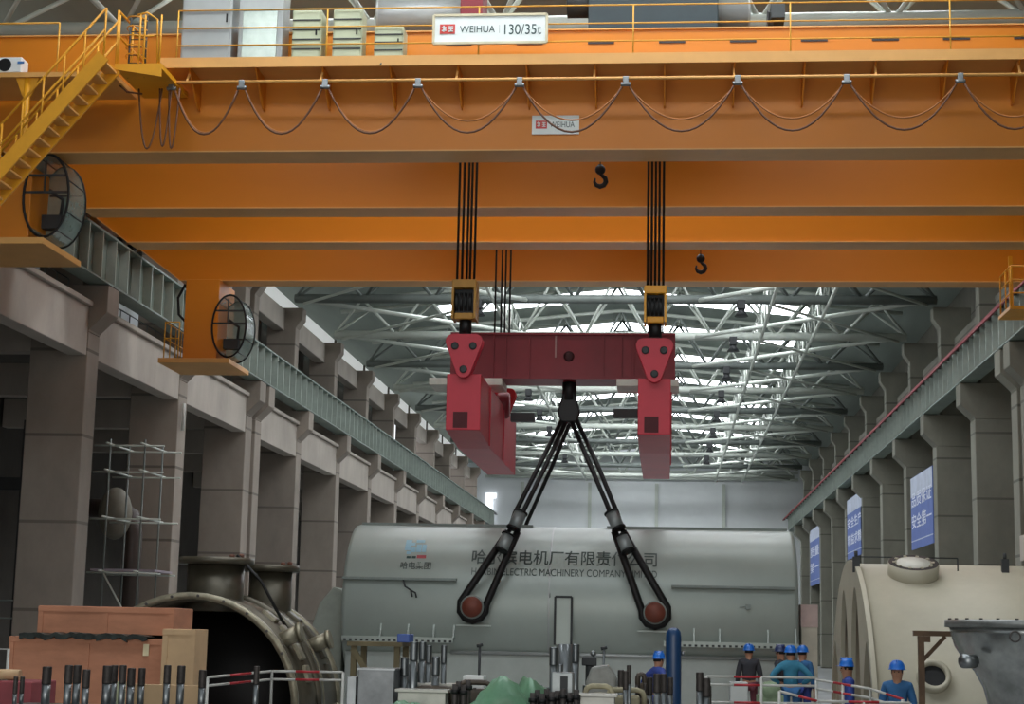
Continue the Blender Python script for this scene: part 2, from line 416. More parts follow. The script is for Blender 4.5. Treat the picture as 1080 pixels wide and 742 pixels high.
# walkway on the front of the near crane
ZW = 11.62+CZ; YW = 33.0
WX0, WX1 = at(168, 66, YW).x, 12.0
m = MB(); m.box(WX0, WX1, YW, G[0][0]+.04, ZW-.05, ZW); m.box(WX0, WX1, YW-.02, YW, ZW-.12, ZW+.1); m.build('walkway', M_or2, crA)
k = WX0+.6
while k < WX1:
    m = MB(); m.prism([(YW+.05, ZW-.06), (G[0][0]+.05, ZW-.06), (G[0][0]+.05, ZW-.75), (G[0][0]-.12, ZW-.75)], lambda u, v, q: (q, u, v), k, k+.03); k += 1.42; m.build('walkway_bracket', M_or, crA)
m = MB(); m.tube((WX0+.1, YW+.04, ZW-.42), (WX1, YW+.04, ZW-.42), .035, 6)
k = WX0+.6
while k < WX1: m.bar((k, YW+.04, ZW-.42), (k, YW+.3, ZW-.06), .04, .04); k += 2.84
m.build('festoon_track', M_or2, crA)
def railing(pts, z, h, mt, parent, r=.024, step=1.4, rails=(1, .55), name='handrail'):
    m = MB()
    for (p, q) in zip(pts[:-1], pts[1:]):
        p = Vector(p); q = Vector(q); L = (q-p).length; n = max(1, round(L/step))
        for j in rails: m.tube(p+Vector((0,0,h*j)), q+Vector((0,0,h*j)), r, 6)
        for k in range(n+1):
            a = p.lerp(q, k/n); m.tube(a, a+Vector((0,0,h)), r, 6)
    return m.build(name, mt, parent)
railing([(WX0+.35, YW+.04, ZW), (WX1, YW+.04, ZW)], ZW, 1.15, mat('rail_yellow', 'd9a23a', .5), crA, step=3.1, r=.016, rails=(1, .66, .33))
# slotted toe board marks / cover plates on the girder face above the walkway
m = MB()
for k in range(9):
    x = at(470+75*k, 45, G[0][0]).x; zq = at(600, 45, G[0][0]).z; m.box(x, x+.55, G[0][0]+.03, G[0][0]+.049, zq-.02, zq+.025)
m.build('slot_marks', M_dark, crA)
# ---- festoon cable with trolleys
fx = [181, 255, 343, 441, 548, 660, 778, 893, 1013, 1125]
tr = []
for i, px in enumerate(fx):
    p = at(px, 92-.005*px, YW+.04); p.z = ZW-.45; tr.append(p)
t = thing('festoon_cable', 'brown cables hanging in loops from small trolleys along the orange girder', 'cable', tr[0])
for i, p in enumerate(tr):
    m = MB(); m.box(p.x-.06, p.x+.06, p.y-.05, p.y+.05, p.z-.12, p.z+.06); m.tube((p.x-.1, p.y, p.z-.1), (p.x+.1, p.y, p.z-.1), .045, 8)
    m.build('cable_trolley', M_steel, t, .01)
def sag(p, q, d, n=14):
    return [Vector(p).lerp(Vector(q), k/n) + Vector((0, 0, -d*(1-(2*k/n-1)**2))) for k in range(n+1)]
mcab = mat('cable_brown', '5e3a22', .6); mcab2 = mat('cable_tan', 'a0642f', .6)
for i in range(len(tr)-1):
    a = tr[i]+Vector((.08, 0, -.15)); b = tr[i+1]+Vector((-.08, 0, -.15))
    m = MB(); m.path(sag(a, b, .95), .022, 6); m.build('cable_loop', mcab, t)
    m = MB(); m.path(sag(a+Vector((0,.06,0)), b+Vector((0,.06,0)), .95*(.72 if i > 2 else .95)), .018, 6); m.build('cable_loop', mcab2, t)
a = tr[0]
for x0, x1, d in ((-.7, -.2, 1.3), (-.25, .0, 1.25), (-.05, .18, 1.3)):
    m = MB(); m.path(sag(a+Vector((x0,0,-.1)), a+Vector((x1,0,-.1)), d), .02, 6); m.build('cable_loop', mcab, t)
m = MB(); m.path([at(122, 70, YW), at(124, 88, YW), at(134, 97, YW), at(150, 99, YW)], .02, 6); m.build('cable_tail', mcab, t)

# ---- signs
def text_mesh(s, size, ext=.004, bold=0):
    cu = bpy.data.curves.new('t', 'FONT'); cu.body = s; cu.size = size; cu.align_x = 'LEFT'; cu.extrude = ext; cu.offset = bold
    o = bpy.data.objects.new('t', cu); C.collection.objects.link(o)
    bpy.context.view_layer.update()
    me = bpy.data.meshes.new_from_object(o.evaluated_get(bpy.context.evaluated_depsgraph_get()))
    bpy.data.objects.remove(o); return me
def text_obj(s, x0, x1, z0, z1, y, mt, parent, name='lettering', bend=None, bold=0):
    """letters fitted in the rectangle x0..x1, z0..z1 on the plane y, facing the camera (-Y)"""
    me = text_mesh(s, 1, .01, bold); vs = [v.co.copy() for v in me.vertices]
    ax, bx = min(v.x for v in vs), max(v.x for v in vs); ay, by = min(v.y for v in vs), max(v.y for v in vs)
    off = OFF.get(parent.name, Vector())
    for v in me.vertices:
        x = x0+(v.co.x-ax)/(bx-ax)*(x1-x0); z = z0+(v.co.y-ay)/(by-ay)*(z1-z0); yy = y-v.co.z*.3-.003
        p = Vector((x, yy, z))
        if bend: p = bend(p)
        v.co = p-off
    me.materials.clear(); me.materials.append(mt)
    o = bpy.data.objects.new(name, me); C.collection.objects.link(o); o.parent = parent; OFF[o.name] = off
    return o
M_logo = mat('logo_red', 'c0392f', .5); M_txt = mat('letter_dark', '23403e', .5)
M_sign = mat('sign_white', 'dfe6e2', .4, var=.05)
def logo(x0, x1, z0, z1, y, parent):
    m = MB(); w = x1-x0; h = z1-z0
    m.box(x0, x1, y-.012, y-.002, z0, z1); lg = m.build('logo', M_logo, parent)
    m = MB(); q = y-.02
    for (a, b, c, d) in ((.12,.42,.62,.72),(.12,.42,.28,.38),(.22,.3,.2,.85),(.34,.4,.4,.62),(.58,.88,.68,.78),(.58,.88,.2,.3),(.58,.88,.44,.54),(.7,.77,.2,.78)):
        m.box(x0+w*a, x0+w*b, q, y-.01, z0+h*c, z0+h*d)
    m.build('logo_mark', M_sign, lg)
ys_ = YW-.06
p0, p1 = at(457, 46, ys_), at(577, 15, ys_)
t = thing('capacity_sign', 'large white board reading WEIHUA 130/35t hung on the crane walkway railing', 'sign', (p0.x, ys_, p0.z))
m = MB(); m.box(p0.x, p1.x, ys_, ys_+.04, p0.z, p1.z); m.build('board', M_sign, t, .01)
m = MB()
for a, b in (((p0.x,p0.z),(p1.x,p0.z)),((p1.x,p0.z),(p1.x,p1.z)),((p1.x,p1.z),(p0.x,p1.z)),((p0.x,p1.z),(p0.x,p0.z))):
    m.bar((a[0], ys_, a[1]), (b[0], ys_, b[1]), .05, .05)
m.build('frame', mat('sign_frame', 'c9c0a0', .5), t)
fx_ = lambda px: at(px, 31, ys_).x
H = p1.z-p0.z
logo(fx_(464), fx_(480), p0.z+.34*H, p0.z+.68*H, ys_, t)
text_obj('WEIHUA', fx_(485), fx_(522), p0.z+.38*H, p0.z+.62*H, ys_, M_txt, t)
text_obj('130/35t', fx_(532), fx_(571), p0.z+.30*H, p0.z+.66*H, ys_, M_txt, t)
m = MB(); m.box(fx_(526.5), fx_(527), ys_-.006, ys_, p0.z+.35*H, p0.z+.65*H); m.build('divider', M_cab, t)
yq = G[0][0]+.04
p0, p1 = at(561, 142, yq), at(611, 122, yq); H = p1.z-p0.z
t = thing('girder_sign', 'small white plate reading WEIHUA on the face of the orange girder', 'sign', (p0.x, yq, p0.z))
m = MB(); m.box(p0.x, p1.x, yq-.03, yq, p0.z, p1.z); m.build('board', M_sign, t)
fx_ = lambda px: at(px, 131, yq-.03).x
logo(fx_(565), fx_(577), p0.z+.3*H, p0.z+.72*H, yq-.03, t)
text_obj('WEIHUA', fx_(580), fx_(606), p0.z+.36*H, p0.z+.66*H, yq-.03, M_txt, t)

# ---- control cabinets on the walkway (behind the railing)
def cab(px0, px1, ytop, depth, mt, label, rows, name='control_cabinet', inner=None):
    y0 = YW+.1; a = at(px0, 60, y0).x; b = at(px1, 60, y0).x; zt = min(at(px0, ytop, y0).z, 13.95+CZ)
    t = thing(name, label, 'cabinet', ((a+b)/2, y0+depth/2, ZW), 'electrical cabinets on the crane walkway')
    m = MB(); m.box(a, b, y0, y0+depth, ZW+.06, zt); m.build('body', mt, t, .02)
    m = MB(); m.box(a+.03, b-.03, y0+.03, y0+depth-.03, ZW+.002, ZW+.06); m.build('plinth', M_dark, t)
    h = (zt-ZW-.1)
    if rows:
        m = MB()
        for k in range(1, rows): z = ZW+.08+h*k/rows; m.box(a+.01, b-.01, y0-.045, y0-.031, z-.014, z+.014)
        m.build('louvre_seams', M_dark, t)
    if inner:
        m = MB(); m.box(a+.1, b-.12, y0-.05, y0-.002, ZW+.1, ZW+.1+h*inner); m.build('door_panel', mat('galvanised', 'c3cfc4', .25, .5, var=.2, scale=1.5), t, .01)
    else:
        m = MB(); m.box(a+.04, b-.04, y0-.03, y0-.002, ZW+.12, zt-.06); dr = m.build('door', mt, t, .008)
        m = MB(); m.box(b-.12, b-.09, y0-.06, y0-.03, ZW+.12+h*.45, ZW+.12+h*.55); m.build('handle', M_black, dr)
    return t
cab(190, 243, -20, .6, M_cab, 'tall plain grey control cabinet, left of the pair on the crane', 0)
cab(250, 297, -20, .6, M_cab, 'tall grey control cabinet with bright galvanised lower door', 0, inner=.62)
cab(307, 338, 11, .5, M_cabg, 'pale green louvred resistor cabinet, leftmost of the three', 5, 'resistor_cabinet')
cab(350, 381, 10, .5, M_cabg, 'pale green louvred resistor cabinet, middle of the three', 5, 'resistor_cabinet')
cab(394, 425, 28, .5, M_cabg, 'shortest pale green louvred resistor cabinet near the capacity sign', 4, 'resistor_cabinet')
# cable coil on the walkway
p = at(447, 67, YW+.3)
m = MB()
for k in range(4): m.ring((p.x, YW+.4, ZW+.03+.03*k), (0,0,1), .27+.02*(k % 2), .018)
m.path([(p.x-.28, YW+.4, ZW+.05), (p.x-.6, YW+.2, ZW+.12), (p.x-.8, YW+.1, ZW+.12), (p.x-.85, YW-.03, ZW-.1)], .018, 6)
solo(m, 'cable_coil', mat('coil_grey', '6c7470', .6), 'coiled grey cable lying on the walkway left of the capacity sign', 'cable')

# ---- trolley (crab) of the near crane: frame, hoist drums, motors
def trolley(y0, y1, x0, x1, label, mt):
    t = thing('crane_trolley', label, 'crane trolley', ((x0+x1)/2, (y0+y1)/2, ZT+.2))
    zb = ZT+.48
    m = MB()
    for x in (x0, x1-.3): m.box(x, x+.3, y0, y1, zb-.1, zb+.25)
    for y in (y0+2.2, y1-.3): m.box(x0, x1, y, y+.3, zb-.1, zb+.2)
    m.build('frame', mt, t, .02)
    for x in (x0+.3, x1-.3):
        for y in (y0+.45-.03, y1-.45+.03):
            m = MB(); m.lathe([(.26, -.06), (.28, -.05), (.24, -.03), (.24, .03), (.28, .05), (.26, .06)], (x, y, zb-.05), (1,0,0), 18); m.build('wheel', M_rail, t)
    for k, (xa, xb) in enumerate(((x0+.7, x0+3.0), (x1-3.0, x1-.7))):
        m = MB(); m.lathe([(.5,0),(.5,.06),(.4,.06),(.4,xb-xa-.06),(.5,xb-xa-.06),(.5,xb-xa)], (xa, y0+1.0, zb+.42), (1,0,0), 24); m.build('hoist_drum', M_cab, t)
    m = MB(); m.box((x0+x1)/2-2.2, (x0+x1)/2-1.7, y0+.3, y0+1.2, zb-.1, zb+.9); m.build('gearbox', M_dred, t, .04)
    m = MB(); m.box((x0+x1)/2+.6, (x0+x1)/2+3.4, y0+.3, y0+1.2, zb-.25, zb+.9); m.build('electrics_box', mat('teal_dark', '27363a', .5), t, .04)
    m = MB(); m.lathe([(.0,0),(.3,.02),(.3,.7),(.18,.75),(.0,.76)], ((x0+x1)/2+.1, y0+.75, zb+.55), (1,0,0), 18); m.build('motor', M_dark, t)
    return t
xa = at(380, 60, 37).x; xb = at(820, 60, 37).x
trolley(34.45, 39.25, xa, xb, 'hoist trolley with grey drums on top of the near crane behind the sign', mat('trolley_dark', '343a3a', .5))
trolley(42.8, 47.7, at(400, 200, 45).x, at(800, 200, 45).x, 'hoist trolley on top of the rear crane', M_dred)

# ---- operator pods hanging under the left end of each crane
def pod(y0, px, py, parent_label, k):
    """px,py: middle of the near hoop"""
    c = at(px, py, y0)
    t = thing('inspection_cab', parent_label, 'crane cab', (c.x-1.2, y0+1, c.z-1.0))
    ry, rx = .91, .5
    x1 = c.x-.34; x0 = x1-1.0; zb = c.z-1.0; zt = ZB-.06 if k else ZB-.06
    m = MB(); m.box(x0, x1, y0+.02, y0+1.75, zb, zt); m.build('housing', M_or, t, .02)
    m = MB(); m.box(x0-.6, x1+.48, y0-.35, y0+2.0, zb-.14, zb-.002); m.build('platform', M_or2, t, .01)
    def hoop(yy, r=.028):
        return [Vector((c.x+rx*cos(2*pi*q/32), yy, c.z+ry*sin(2*pi*q/32))) for q in range(32)]
    L = 1.05
    for yy in (y0, y0+L):
        m = MB(); m.path(hoop(yy), .03, 6, closed=True); m.build('hoop', M_black, t)
    h0 = hoop(y0+.01); h1 = hoop(y0+L-.01)
    for a in (2, 6, 10, 22, 27, 30): m = MB(); m.tube(h0[a], h1[a], .015, 5); m.build('spacer_bar', M_dark, t)
    m = MB(); q = 32
    m.add([*h0, *h1], [(i, (i+1) % q, q+(i+1) % q, q+i) for i in range(q)], True); m.build('glazed_drum', M_glass, t)
    m = MB(); m.add([(v.x, y0+L-.02, v.z) for v in h1], [tuple(range(32))]); m.add([(v.x, y0+L-.03, v.z) for v in h1], [tuple(range(32))]); m.build('rear_pane', M_glass, t)
    m = MB()
    for dz in (.45, .08): m.bar((c.x-rx*.98*sqrt(1-(dz/ry)**2), y0+.02, c.z+dz), (c.x+rx*.98*sqrt(1-(dz/ry)**2), y0+.02, c.z+dz), .03, .05)
    m.bar((c.x-.05, y0+.02, c.z+.08), (c.x-.05, y0+.02, c.z+.45+.35), .03, .04)
    m.bar((c.x-.47, y0+L-.05, c.z-.22), (c.x+.47, y0+L-.05, c.z-.22), .03, .04); m.bar((c.x-.3, y0+L-.05, c.z+.25), (c.x+.43, y0+L-.05, c.z+.25), .03, .03)
    m.build('mullions', M_dark, t)
    m = MB(); m.box(c.x-.4, c.x+.1, y0+.7, y0+.95, c.z-.55, c.z-.25); m.path([(c.x+.05, y0+.8, c.z-.25), (c.x+.1, y0+.75, c.z+.1), (c.x-.2, y0+.7, c.z+.3)], .04, 6); m.build('control_gear', M_dark, t)
    railing([(x0-.45, y0+1.9, zb), (x0-.45, y0-.3, zb), (x0-.03, y0-.3, zb)], 0, 1.05, mat('rail_yellow', 'd9a23a', .5), t, r=.02, step=.5)
    m = MB(); m.path([(x0-.1, y0+.3, zt-.1), (x0-.3, y0+.3, zt-.5), (x0-.25, y0+.3, zt-1.0), (x0-.05, y0+.3, zt-1.2)], .04, 6); m.build('cable', M_black, t)
    return t
pod(34.1, 48.5, 206, 'orange cab with round hooped glass drum under left end of near crane', 0)
pod(46.9, 241.5, 343.5, 'orange cab with round hooped glass drum under left end of rear crane', 1)

# ---- right hand access platform of the rear crane
c = at(1066, 325, 46)
t = thing('access_platform', 'yellow railed access platform beside the right runway', 'platform', (c.x, 46, c.z))
m = MB(); m.box(c.x-.1, c.x+1.4, 45.6, 47.2, c.z-.1, c.z); m.build('deck', M_yel, t)
railing([(c.x-.05, 47.1, c.z), (c.x-.05, 45.65, c.z), (c.x+1.35, 45.65, c.z)], 0, 1.1, M_yel, t, r=.022, step=.7, rails=(1, .66, .33))
m = MB(); m.bar((c.x+.1, 46.4, c.z-.02), (c.x+.1, 46.4, ZB+.5), .1, .1); m.bar((c.x+1.2, 46.4, c.z-.02), (c.x+1.2, 46.4, ZB+.5), .1, .1); m.build('hanger', M_yel, t)
# ---- air conditioner and left stair
ya = 33.6
p = at(28, 77, ya)
t = thing('side_gallery', 'orange gallery deck with post at the upper left of the near crane', 'platform', (p.x, ya, p.z))
xg0 = at(-60, 80, 32.4).x; xg1 = at(120, 80, 32.4).x; zg = at(40, 76, 32.4).z
m = MB(); m.box(xg0, xg1, 32.4, 33.95, zg-.1, zg); m.build('deck', M_or2, t)
q = at(26, 120, 32.45)
m = MB(); m.tube((q.x, 32.5, zg-.1), (q.x, 32.5, zg-2.3), .07, 10); m.prism([(-.25, 0), (.25, 0), (.08, -.4), (-.08, -.4)], lambda u, v, k: (q.x+u, k, zg-.1+v), 32.47, 32.53); m.build('post', M_yel, t)
railing([(xg0, 32.5, zg), (at(60, 70, 32.5).x, 32.5, zg)], 0, 1.1, mat('rail_yellow', 'd9a23a', .5), t, r=.02, step=1.6, rails=(1,))
a = at(-8, 72, 32.8); b = at(30, 72, 32.8)
t = thing('air_conditioner', 'small white air conditioner unit with dark fan on the orange gallery', 'air conditioner', ((a.x+b.x)/2, 32.9, zg))
m = MB(); m.box(a.x, b.x, 32.42, 32.8, zg+.01, zg+.34); ac = m.build('casing', M_white, t, .02)
c = at(5, 68, 32.41)
m = MB(); m.lathe([(.0, 0), (.12, .0), (.14, -.02), (.14, .01)], (c.x, 32.415, zg+.17), (0,-1,0), 24); m.build('fan', M_black, ac)
m = MB(); x = at(22, 66, 32.41).x; m.box(x-.07, x+.07, 32.405, 32.418, zg+.19, zg+.24); m.build('badge', mat('badge_blue', '3f78b8', .5), ac)
# stair rising to the walkway end
yS = 32.0
def S(px, py, dy=0): return at(px, py, yS+dy)
t = thing('access_stair', 'yellow steel stair with handrails climbing to the crane walkway', 'stairs', S(0, 215))
lo0, hi0 = S(-8, 216), S(122, 72)
for dy in (0, -.75):
    a = Vector((lo0.x, yS+dy, lo0.z)); b = Vector((hi0.x, yS+dy, hi0.z))
    m = MB(); m.bar(a, b, .05, .3, (0,1,0)) if False else m.bar(a, b, .05, .28); m.build('stringer', M_yel, t)
a = lo0; b = hi0
for k in range(13):
    p = a.lerp(b, (k+.5)/13); m = MB(); m.box(p.x-.13, p.x+.13, yS-.72, yS-.03, p.z-.02, p.z+.02); m.build('tread', M_or2, t)
for dy in (0, -.75):
    m = MB(); D = Vector((0, dy, 0)); up = Vector((0,0,1))
    for h in (1.0, .55): m.tube(a+D+up*h, b+D+up*h, .025, 6)
    for k in range(7):
        p = a.lerp(b, k/6)+D; m.tube(p, p+up*1.0, .022, 6)
    m.build('handrail', M_yel, t)
# landing with ladder cage
l0 = S(122, 68); l1 = S(166, 68)
m = MB(); m.box(l0.x, l1.x+.1, yS-.05, 33.9, l0.z-.1, l0.z); m.prism([(l0.x, l0.z-.1), (l1.x+.1, l0.z-.1), (l1.x+.1, l0.z-.28), (l0.x, l0.z-.12)], lambda u, v, k: (u, k, v), yS-.05, yS)
m.build('landing', M_yel, t)
railing([(l0.x, yS, l0.z), (l0.x+.02, 33.8, l0.z)], 0, 1.15, M_yel, t, r=.025, step=1)
m = MB()
for px in (124, 146, 151, 168):
    p = S(px, 65); m.tube((p.x, yS, l0.z), (p.x, yS, l0.z+1.05), .022, 6)
m.path([(l0.x+.4, yS, l0.z+1.05), (l0.x+.6, yS, l0.z+1.1), (l1.x-.05, yS, l0.z+.95), (l1.x, yS, l0.z)], .022, 6)
m.path([(l0.x+.4, yS, l0.z+.6), (l1.x-.1, yS, l0.z+.6)], .02, 6); m.build('landing_rail', M_yel, t)
m = MB(); cx = l0.x+.25
for z in (.3, .5, .7, .9, 1.1):
    m.path([Vector((cx+.2*cos(v*pi/8), yS+.5-.32*sin(v*pi/8), l0.z+z)) for v in range(9)], .014, 5)
m.build('ladder_cage', M_yel, t)
m = MB()
for s in (0, .35): m.tube((cx-.17+s, yS+.55, l0.z-.1), (cx-.17+s, yS+.55, l0.z+1.2), .02, 6)
for z in range(7): m.tube((cx-.17, yS+.55, l0.z+.05+.17*z), (cx+.18, yS+.55, l0.z+.05+.17*z), .012, 5)
m.build('ladder', M_dark, t)

# ------------------------------------------------------------------ ropes, hooks, lifting beam
def ropeset(pxs, ytop_z, Y, pybot, label, r=.028, dys=(0,)):
    m = MB(); t = thing('hoist_ropes', label, 'wire rope', at(pxs[0], pybot, Y))
    for px in pxs:
        p = at(px, pybot, Y)
        for dy in dys: m.tube((p.x, Y+dy, p.z), (p.x, Y+dy, ytop_z), r, 6)
    m.build('ropes', M_rope, t)
YA = 36.9
ropeset([482, 487, 492, 495.5, 500], ZT+.45, YA, 300, 'set of black hoist ropes above the left hook block')
ropeset([683, 687, 691, 695, 699.5], ZT+.45, YA, 306, 'set of black hoist ropes above the right hook block')
YBk = 45.2
ropeset([521.5, 528, 532, 537], ZT+.6, YBk, 358, 'thin hoist ropes of the rear crane behind the left hook block', .025)
ropeset([684, 690, 695, 699], ZT+.45, YBk, 358, 'thin hoist ropes of the rear crane behind the right hook block', .025)
def hookblock(px0, px1, py0, py1, py2, mt, label):
    a = at(px0, py0, YA); b = at(px1, py1, YA); c = at((px0+px1)/2, py2, YA); w = b.x-a.x
    t = thing('hook_block', label, 'hook block', (c.x, YA, c.z))
    m = MB(); m.box(a.x, b.x, YA-.3, YA+.3, a.z-.22*(a.z-b.z), a.z); m.build('head', mt, t, .02)
    for x in (a.x, b.x-.05):
        m = MB(); m.box(x, x+.05, YA-.3, YA+.3, b.z, a.z-.22*(a.z-b.z)-.002); m.build('side_plate', mt, t)
    m = MB()
    for k in range(4): x = a.x+.07+k*(w-.14)/4; m.lathe([(.2,0),(.26,0),(.22,.03),(.26,.06),(.2,.06)], (x, YA, (a.z*.45+b.z*.55)), (1,0,0), 20)
    m.build('sheaves', M_black, t)
    m = MB(); m.box(a.x+.055, b.x-.055, YA-.12, YA+.12, b.z+.15, a.z-.23*(a.z-b.z)); m.build('dark_filler', M_black, t)  # black filler box puts the dark interior of the block into colour
    m = MB(); m.box(a.x+.06, b.x-.06, YA-.22, YA+.22, b.z, b.z+.14); m.build('crosshead', mt, t, .02)
    m = MB(); m.tube((c.x, YA, b.z+.02), (c.x, YA, c.z), .14, 12); m.build('shank', M_black, t)
    return t
hookblock(478.5, 503, 297, 338, 352, mat('block_ochre', 'a87a28', .55), 'ochre hook block with dark sheaves above the left end of the red beam')
hookblock(679.5, 703, 303.5, 342, 356, M_yel, 'bright yellow hook block with dark sheaves above the right end of the red beam')
def auxhook(px, py, Y, label):
    p = at(px, py, Y); t = thing('small_hook', label, 'hook', (p.x, Y, p.z))
    m = MB(); m.tube((p.x, Y, p.z+.28), (p.x, Y, ZT+.6), .012, 5); m.build('rope', M_rope, t)
    m = MB(); m.ball((p.x, Y, p.z+.2), .12, 12, (1,.8,1)); m.tube((p.x, Y, p.z+.2), (p.x, Y, p.z+.32), .05, 8); m.build('ball_weight', M_black, t)
    m = MB(); m.path([(p.x, Y, p.z+.12)]+[(p.x+.13*cos(v), Y, p.z-.06+.13*sin(v)) for v in [radians(a) for a in (70, 30, -10, -50, -90, -130, -170, -210)]], [.04,.045,.055,.06,.06,.06,.05,.035,.02], 8)
    m.build('hook', M_black, t)
auxhook(633, 188, 36.8, 'small black hook hanging in front of the second orange girder')
auxhook(739, 280, 45.15, 'small black hook hanging in front of the rearmost orange girder')

# lifting beam
YF, YR = 36.5, 45.3
t = thing('lifting_beam', 'red H shaped lifting beam hanging from four hook blocks', 'lifting beam', at(600, 404, 41))
def longbeam(px0, px1, dy_):
    a = at(px0, 394+dy_, YF); b = at(px1, 394+dy_, YF); zt = a.z; zf = at(px0, 453+dy_, YF).z; zr_ = zf-.16
    m = MB()
    prof = [(YF, zt), (YF, zf), (YF+2.3, zr_), (YR, zr_), (YR, zt)]
    m.prism(prof, lambda u, v, k: (k, u, v), a.x+.03, b.x-.03)
    m.build('side_beam', M_red, t, .015)
    m = MB(); q0 = at(px0+8, 434+dy_, YF); q1 = at(px0+23, 453+dy_-2, YF); m.box(q0.x, q1.x, YF-.012, YF-.001, q1.z, q0.z); m.build('pocket', mat('pocket_dark', '4a0d14', .7), t)
    # ribs on the inward side
    for k in range(2): m = MB(); y = YF+1.9+3.3*k; m.box(b.x-.029, b.x+.0, y, y+.04, zr_+.02, zt-.02); m.build('rib', M_red, t)
    # link plates at both ends
    xm = (a.x+b.x)/2
    for yy, s in ((YF+.15, 1), (YR-.35, 1)):
        zz = zt
        for off in (-.32, .0):
            m = MB()
            out = []
            W = .41; Ht = .95
            for (cx, cz, r, a0, a1) in ((-W+.16, Ht-.16, .16, 90, 200), (0, .14, .17, 200, 340), (W-.16, Ht-.16, .16, -20, 90)):
                for q in range(6):
                    v = radians(a0+(a1-a0)*q/5); out.append((cx+r*cos(v), cz+r*sin(v)))
            m.prism(out, lambda u, v, k: (xm+u, k, zz-.08+v), yy+off, yy+off+.06)
            m.build('link_plate', M_red, t, .008)
            m = MB()
            for (cx, cz) in ((-.2, .68), (.2, .68), (0, .16)): m.lathe([(.085, 0), (.085, -.03), (.05, -.035)], (xm+cx, yy+off+.005, zz-.08+cz), (0,1,0), 14)
            m.build('link_pins', M_dark, t)
        m = MB(); m.tube((xm-.2, yy-.3, zz+.6), (xm-.2, yy+.06, zz+.6), .06, 10); m.tube((xm+.2, yy-.3, zz+.6), (xm+.2, yy+.06, zz+.6), .06, 10); m.tube((xm, yy-.3, zz+.08), (xm, yy+.06, zz+.08), .06, 10)
        m.build('pins', M_dark, t)
    return zt
zt1 = longbeam(470, 509, 0); longbeam(671.5, 709, 5)
c0 = at(476, 350, 40.5); c1 = at(712, 405, 40.5); xl, xr_ = c0.x, c1.x; zt_, zb_ = 7.25+CZ, 6.1+CZ
zt_ = at(600, 351.5, 40.5).z; zb_ = at(600, 400, 40.5).z
m = MB()
m.box(xl, xr_, 40.5, 40.54, zb_+.05, zt_-.05); m.box(xl, xr_, 41.46, 41.5, zb_+.05, zt_-.05); m.box(xl, xr_, 40.4, 41.6, zb_, zb_+.05); m.box(xl, xr_, 40.4, 41.6, zt_-.05, zt_); m.box(xl, xl+.04, 40.54, 41.46, zb_+.05, zt_-.05); m.box(xr_-.04, xr_, 40.54, 41.46, zb_+.05, zt_-.05)
m.build('cross_beam', M_dred, t)
m = MB()
for px in (520, 533, 558, 636, 655, 668):
    x = at(px, 380, 40.45).x; m.box(x-.02, x+.02, 40.44, 40.5, zb_+.05, zt_-.05)
m.build('cross_ribs', M_dred, t)
x = at(586, 370, 40.45).x; m = MB(); m.box(x-.02, x+.02, 40.47, 40.5, zt_-.6, zt_-.06); m.build('paint_mark', mat('pale_mark', 'b08a88', .6), t)
p = at(600, 380, 40.5); m = MB(); m.lathe([(.0, -.03), (.11, -.03), (.13, 0)], (p.x, 40.49, (zt_+zb_)/2), (0,1,0), 18); m.build('pin_boss', mat('boss_dark', '3a0d12', .6), t)
for pa, pb in ((456, 532), (651, 716)):
    a = at(pa, 392, 40.9); b = at(pb, 392, 40.9); m = MB(); m.box(a.x, b.x, 40.35, 41.65, zb_-.17, zb_-.003); q0, q1 = (at(471, 400, 41).x, at(508, 400, 41).x) if pa < 600 else (at(672, 400, 41).x, at(709, 400, 41).x); m.box(q0+.1, q1-.1, 40.5, 41.5, zt1+.003, zb_-.17)
    m.build('saddle_plate', mat('saddle_pale', 'c9cbc0', .5), t, .01)
p = at(532, 425, 41.6); m = MB(); m.lathe([(.0, 0), (.3, 0), (.34, .05), (.34, .25), (.3, .3), (0, .3)], (at(524, 424, 42).x+.02, 42, p.z), (1,0,0), 20); m.build('side_boss', M_dred, t)
for pz in (570, 740):
    pass
for (pa, pb, py) in ((543, 560, 440), (651, 671, 436)):
    a = at(pa, py, 43); b = at(pb, py, 43); m = MB(); m.bar((a.x-.1, 43, a.z), (b.x+.1, 43, a.z), .3, .22); m.build('guide_arm', M_dark, t)
# ------------------------------------------------------------------ generator stator
GY, GR = 41.15, 1.97
gzc = at(600, 641, GY-GR).z
gx0 = at(359, 640, GY-GR).x; gx1 = at(843, 650, GY-GR).x
def ony(z, off=0):
    d = max(-GR+.001, min(GR-.001, z-gzc)); return GY - sqrt(GR*GR-d*d) - off
def gp(px, py):
    Y = GY-GR
    for _ in range(12): Y = ony(at(px, py, Y).z)
    return at(px, py, Y)
t = thing('generator_stator', 'long silver grey generator stator with Chinese lettering hanging from slings', 'generator', ((gx0+gx1)/2, GY, gzc-GR))
m = MB(); m.lathe([(.0,0),(GR-.12,0),(GR-.03,.03),(GR,.12),(GR,gx1-gx0-.12),(GR-.03,gx1-gx0-.03),(GR-.12,gx1-gx0),(0,gx1-gx0)], (gx0, GY, gzc), (1,0,0), 72); m.build('shell', M_gen, t)
# seams of the frame rings
m = MB()
for px in (579,): x = gp(px, 600).x; m.lathe([(GR+.004, 0), (GR+.012, .02), (GR+.004, .04)], (x, GY, gzc), (1,0,0), 72, caps=False)
m.build('ring_seam', M_cab, t)
def zof(px, py): return gp(px, py).z
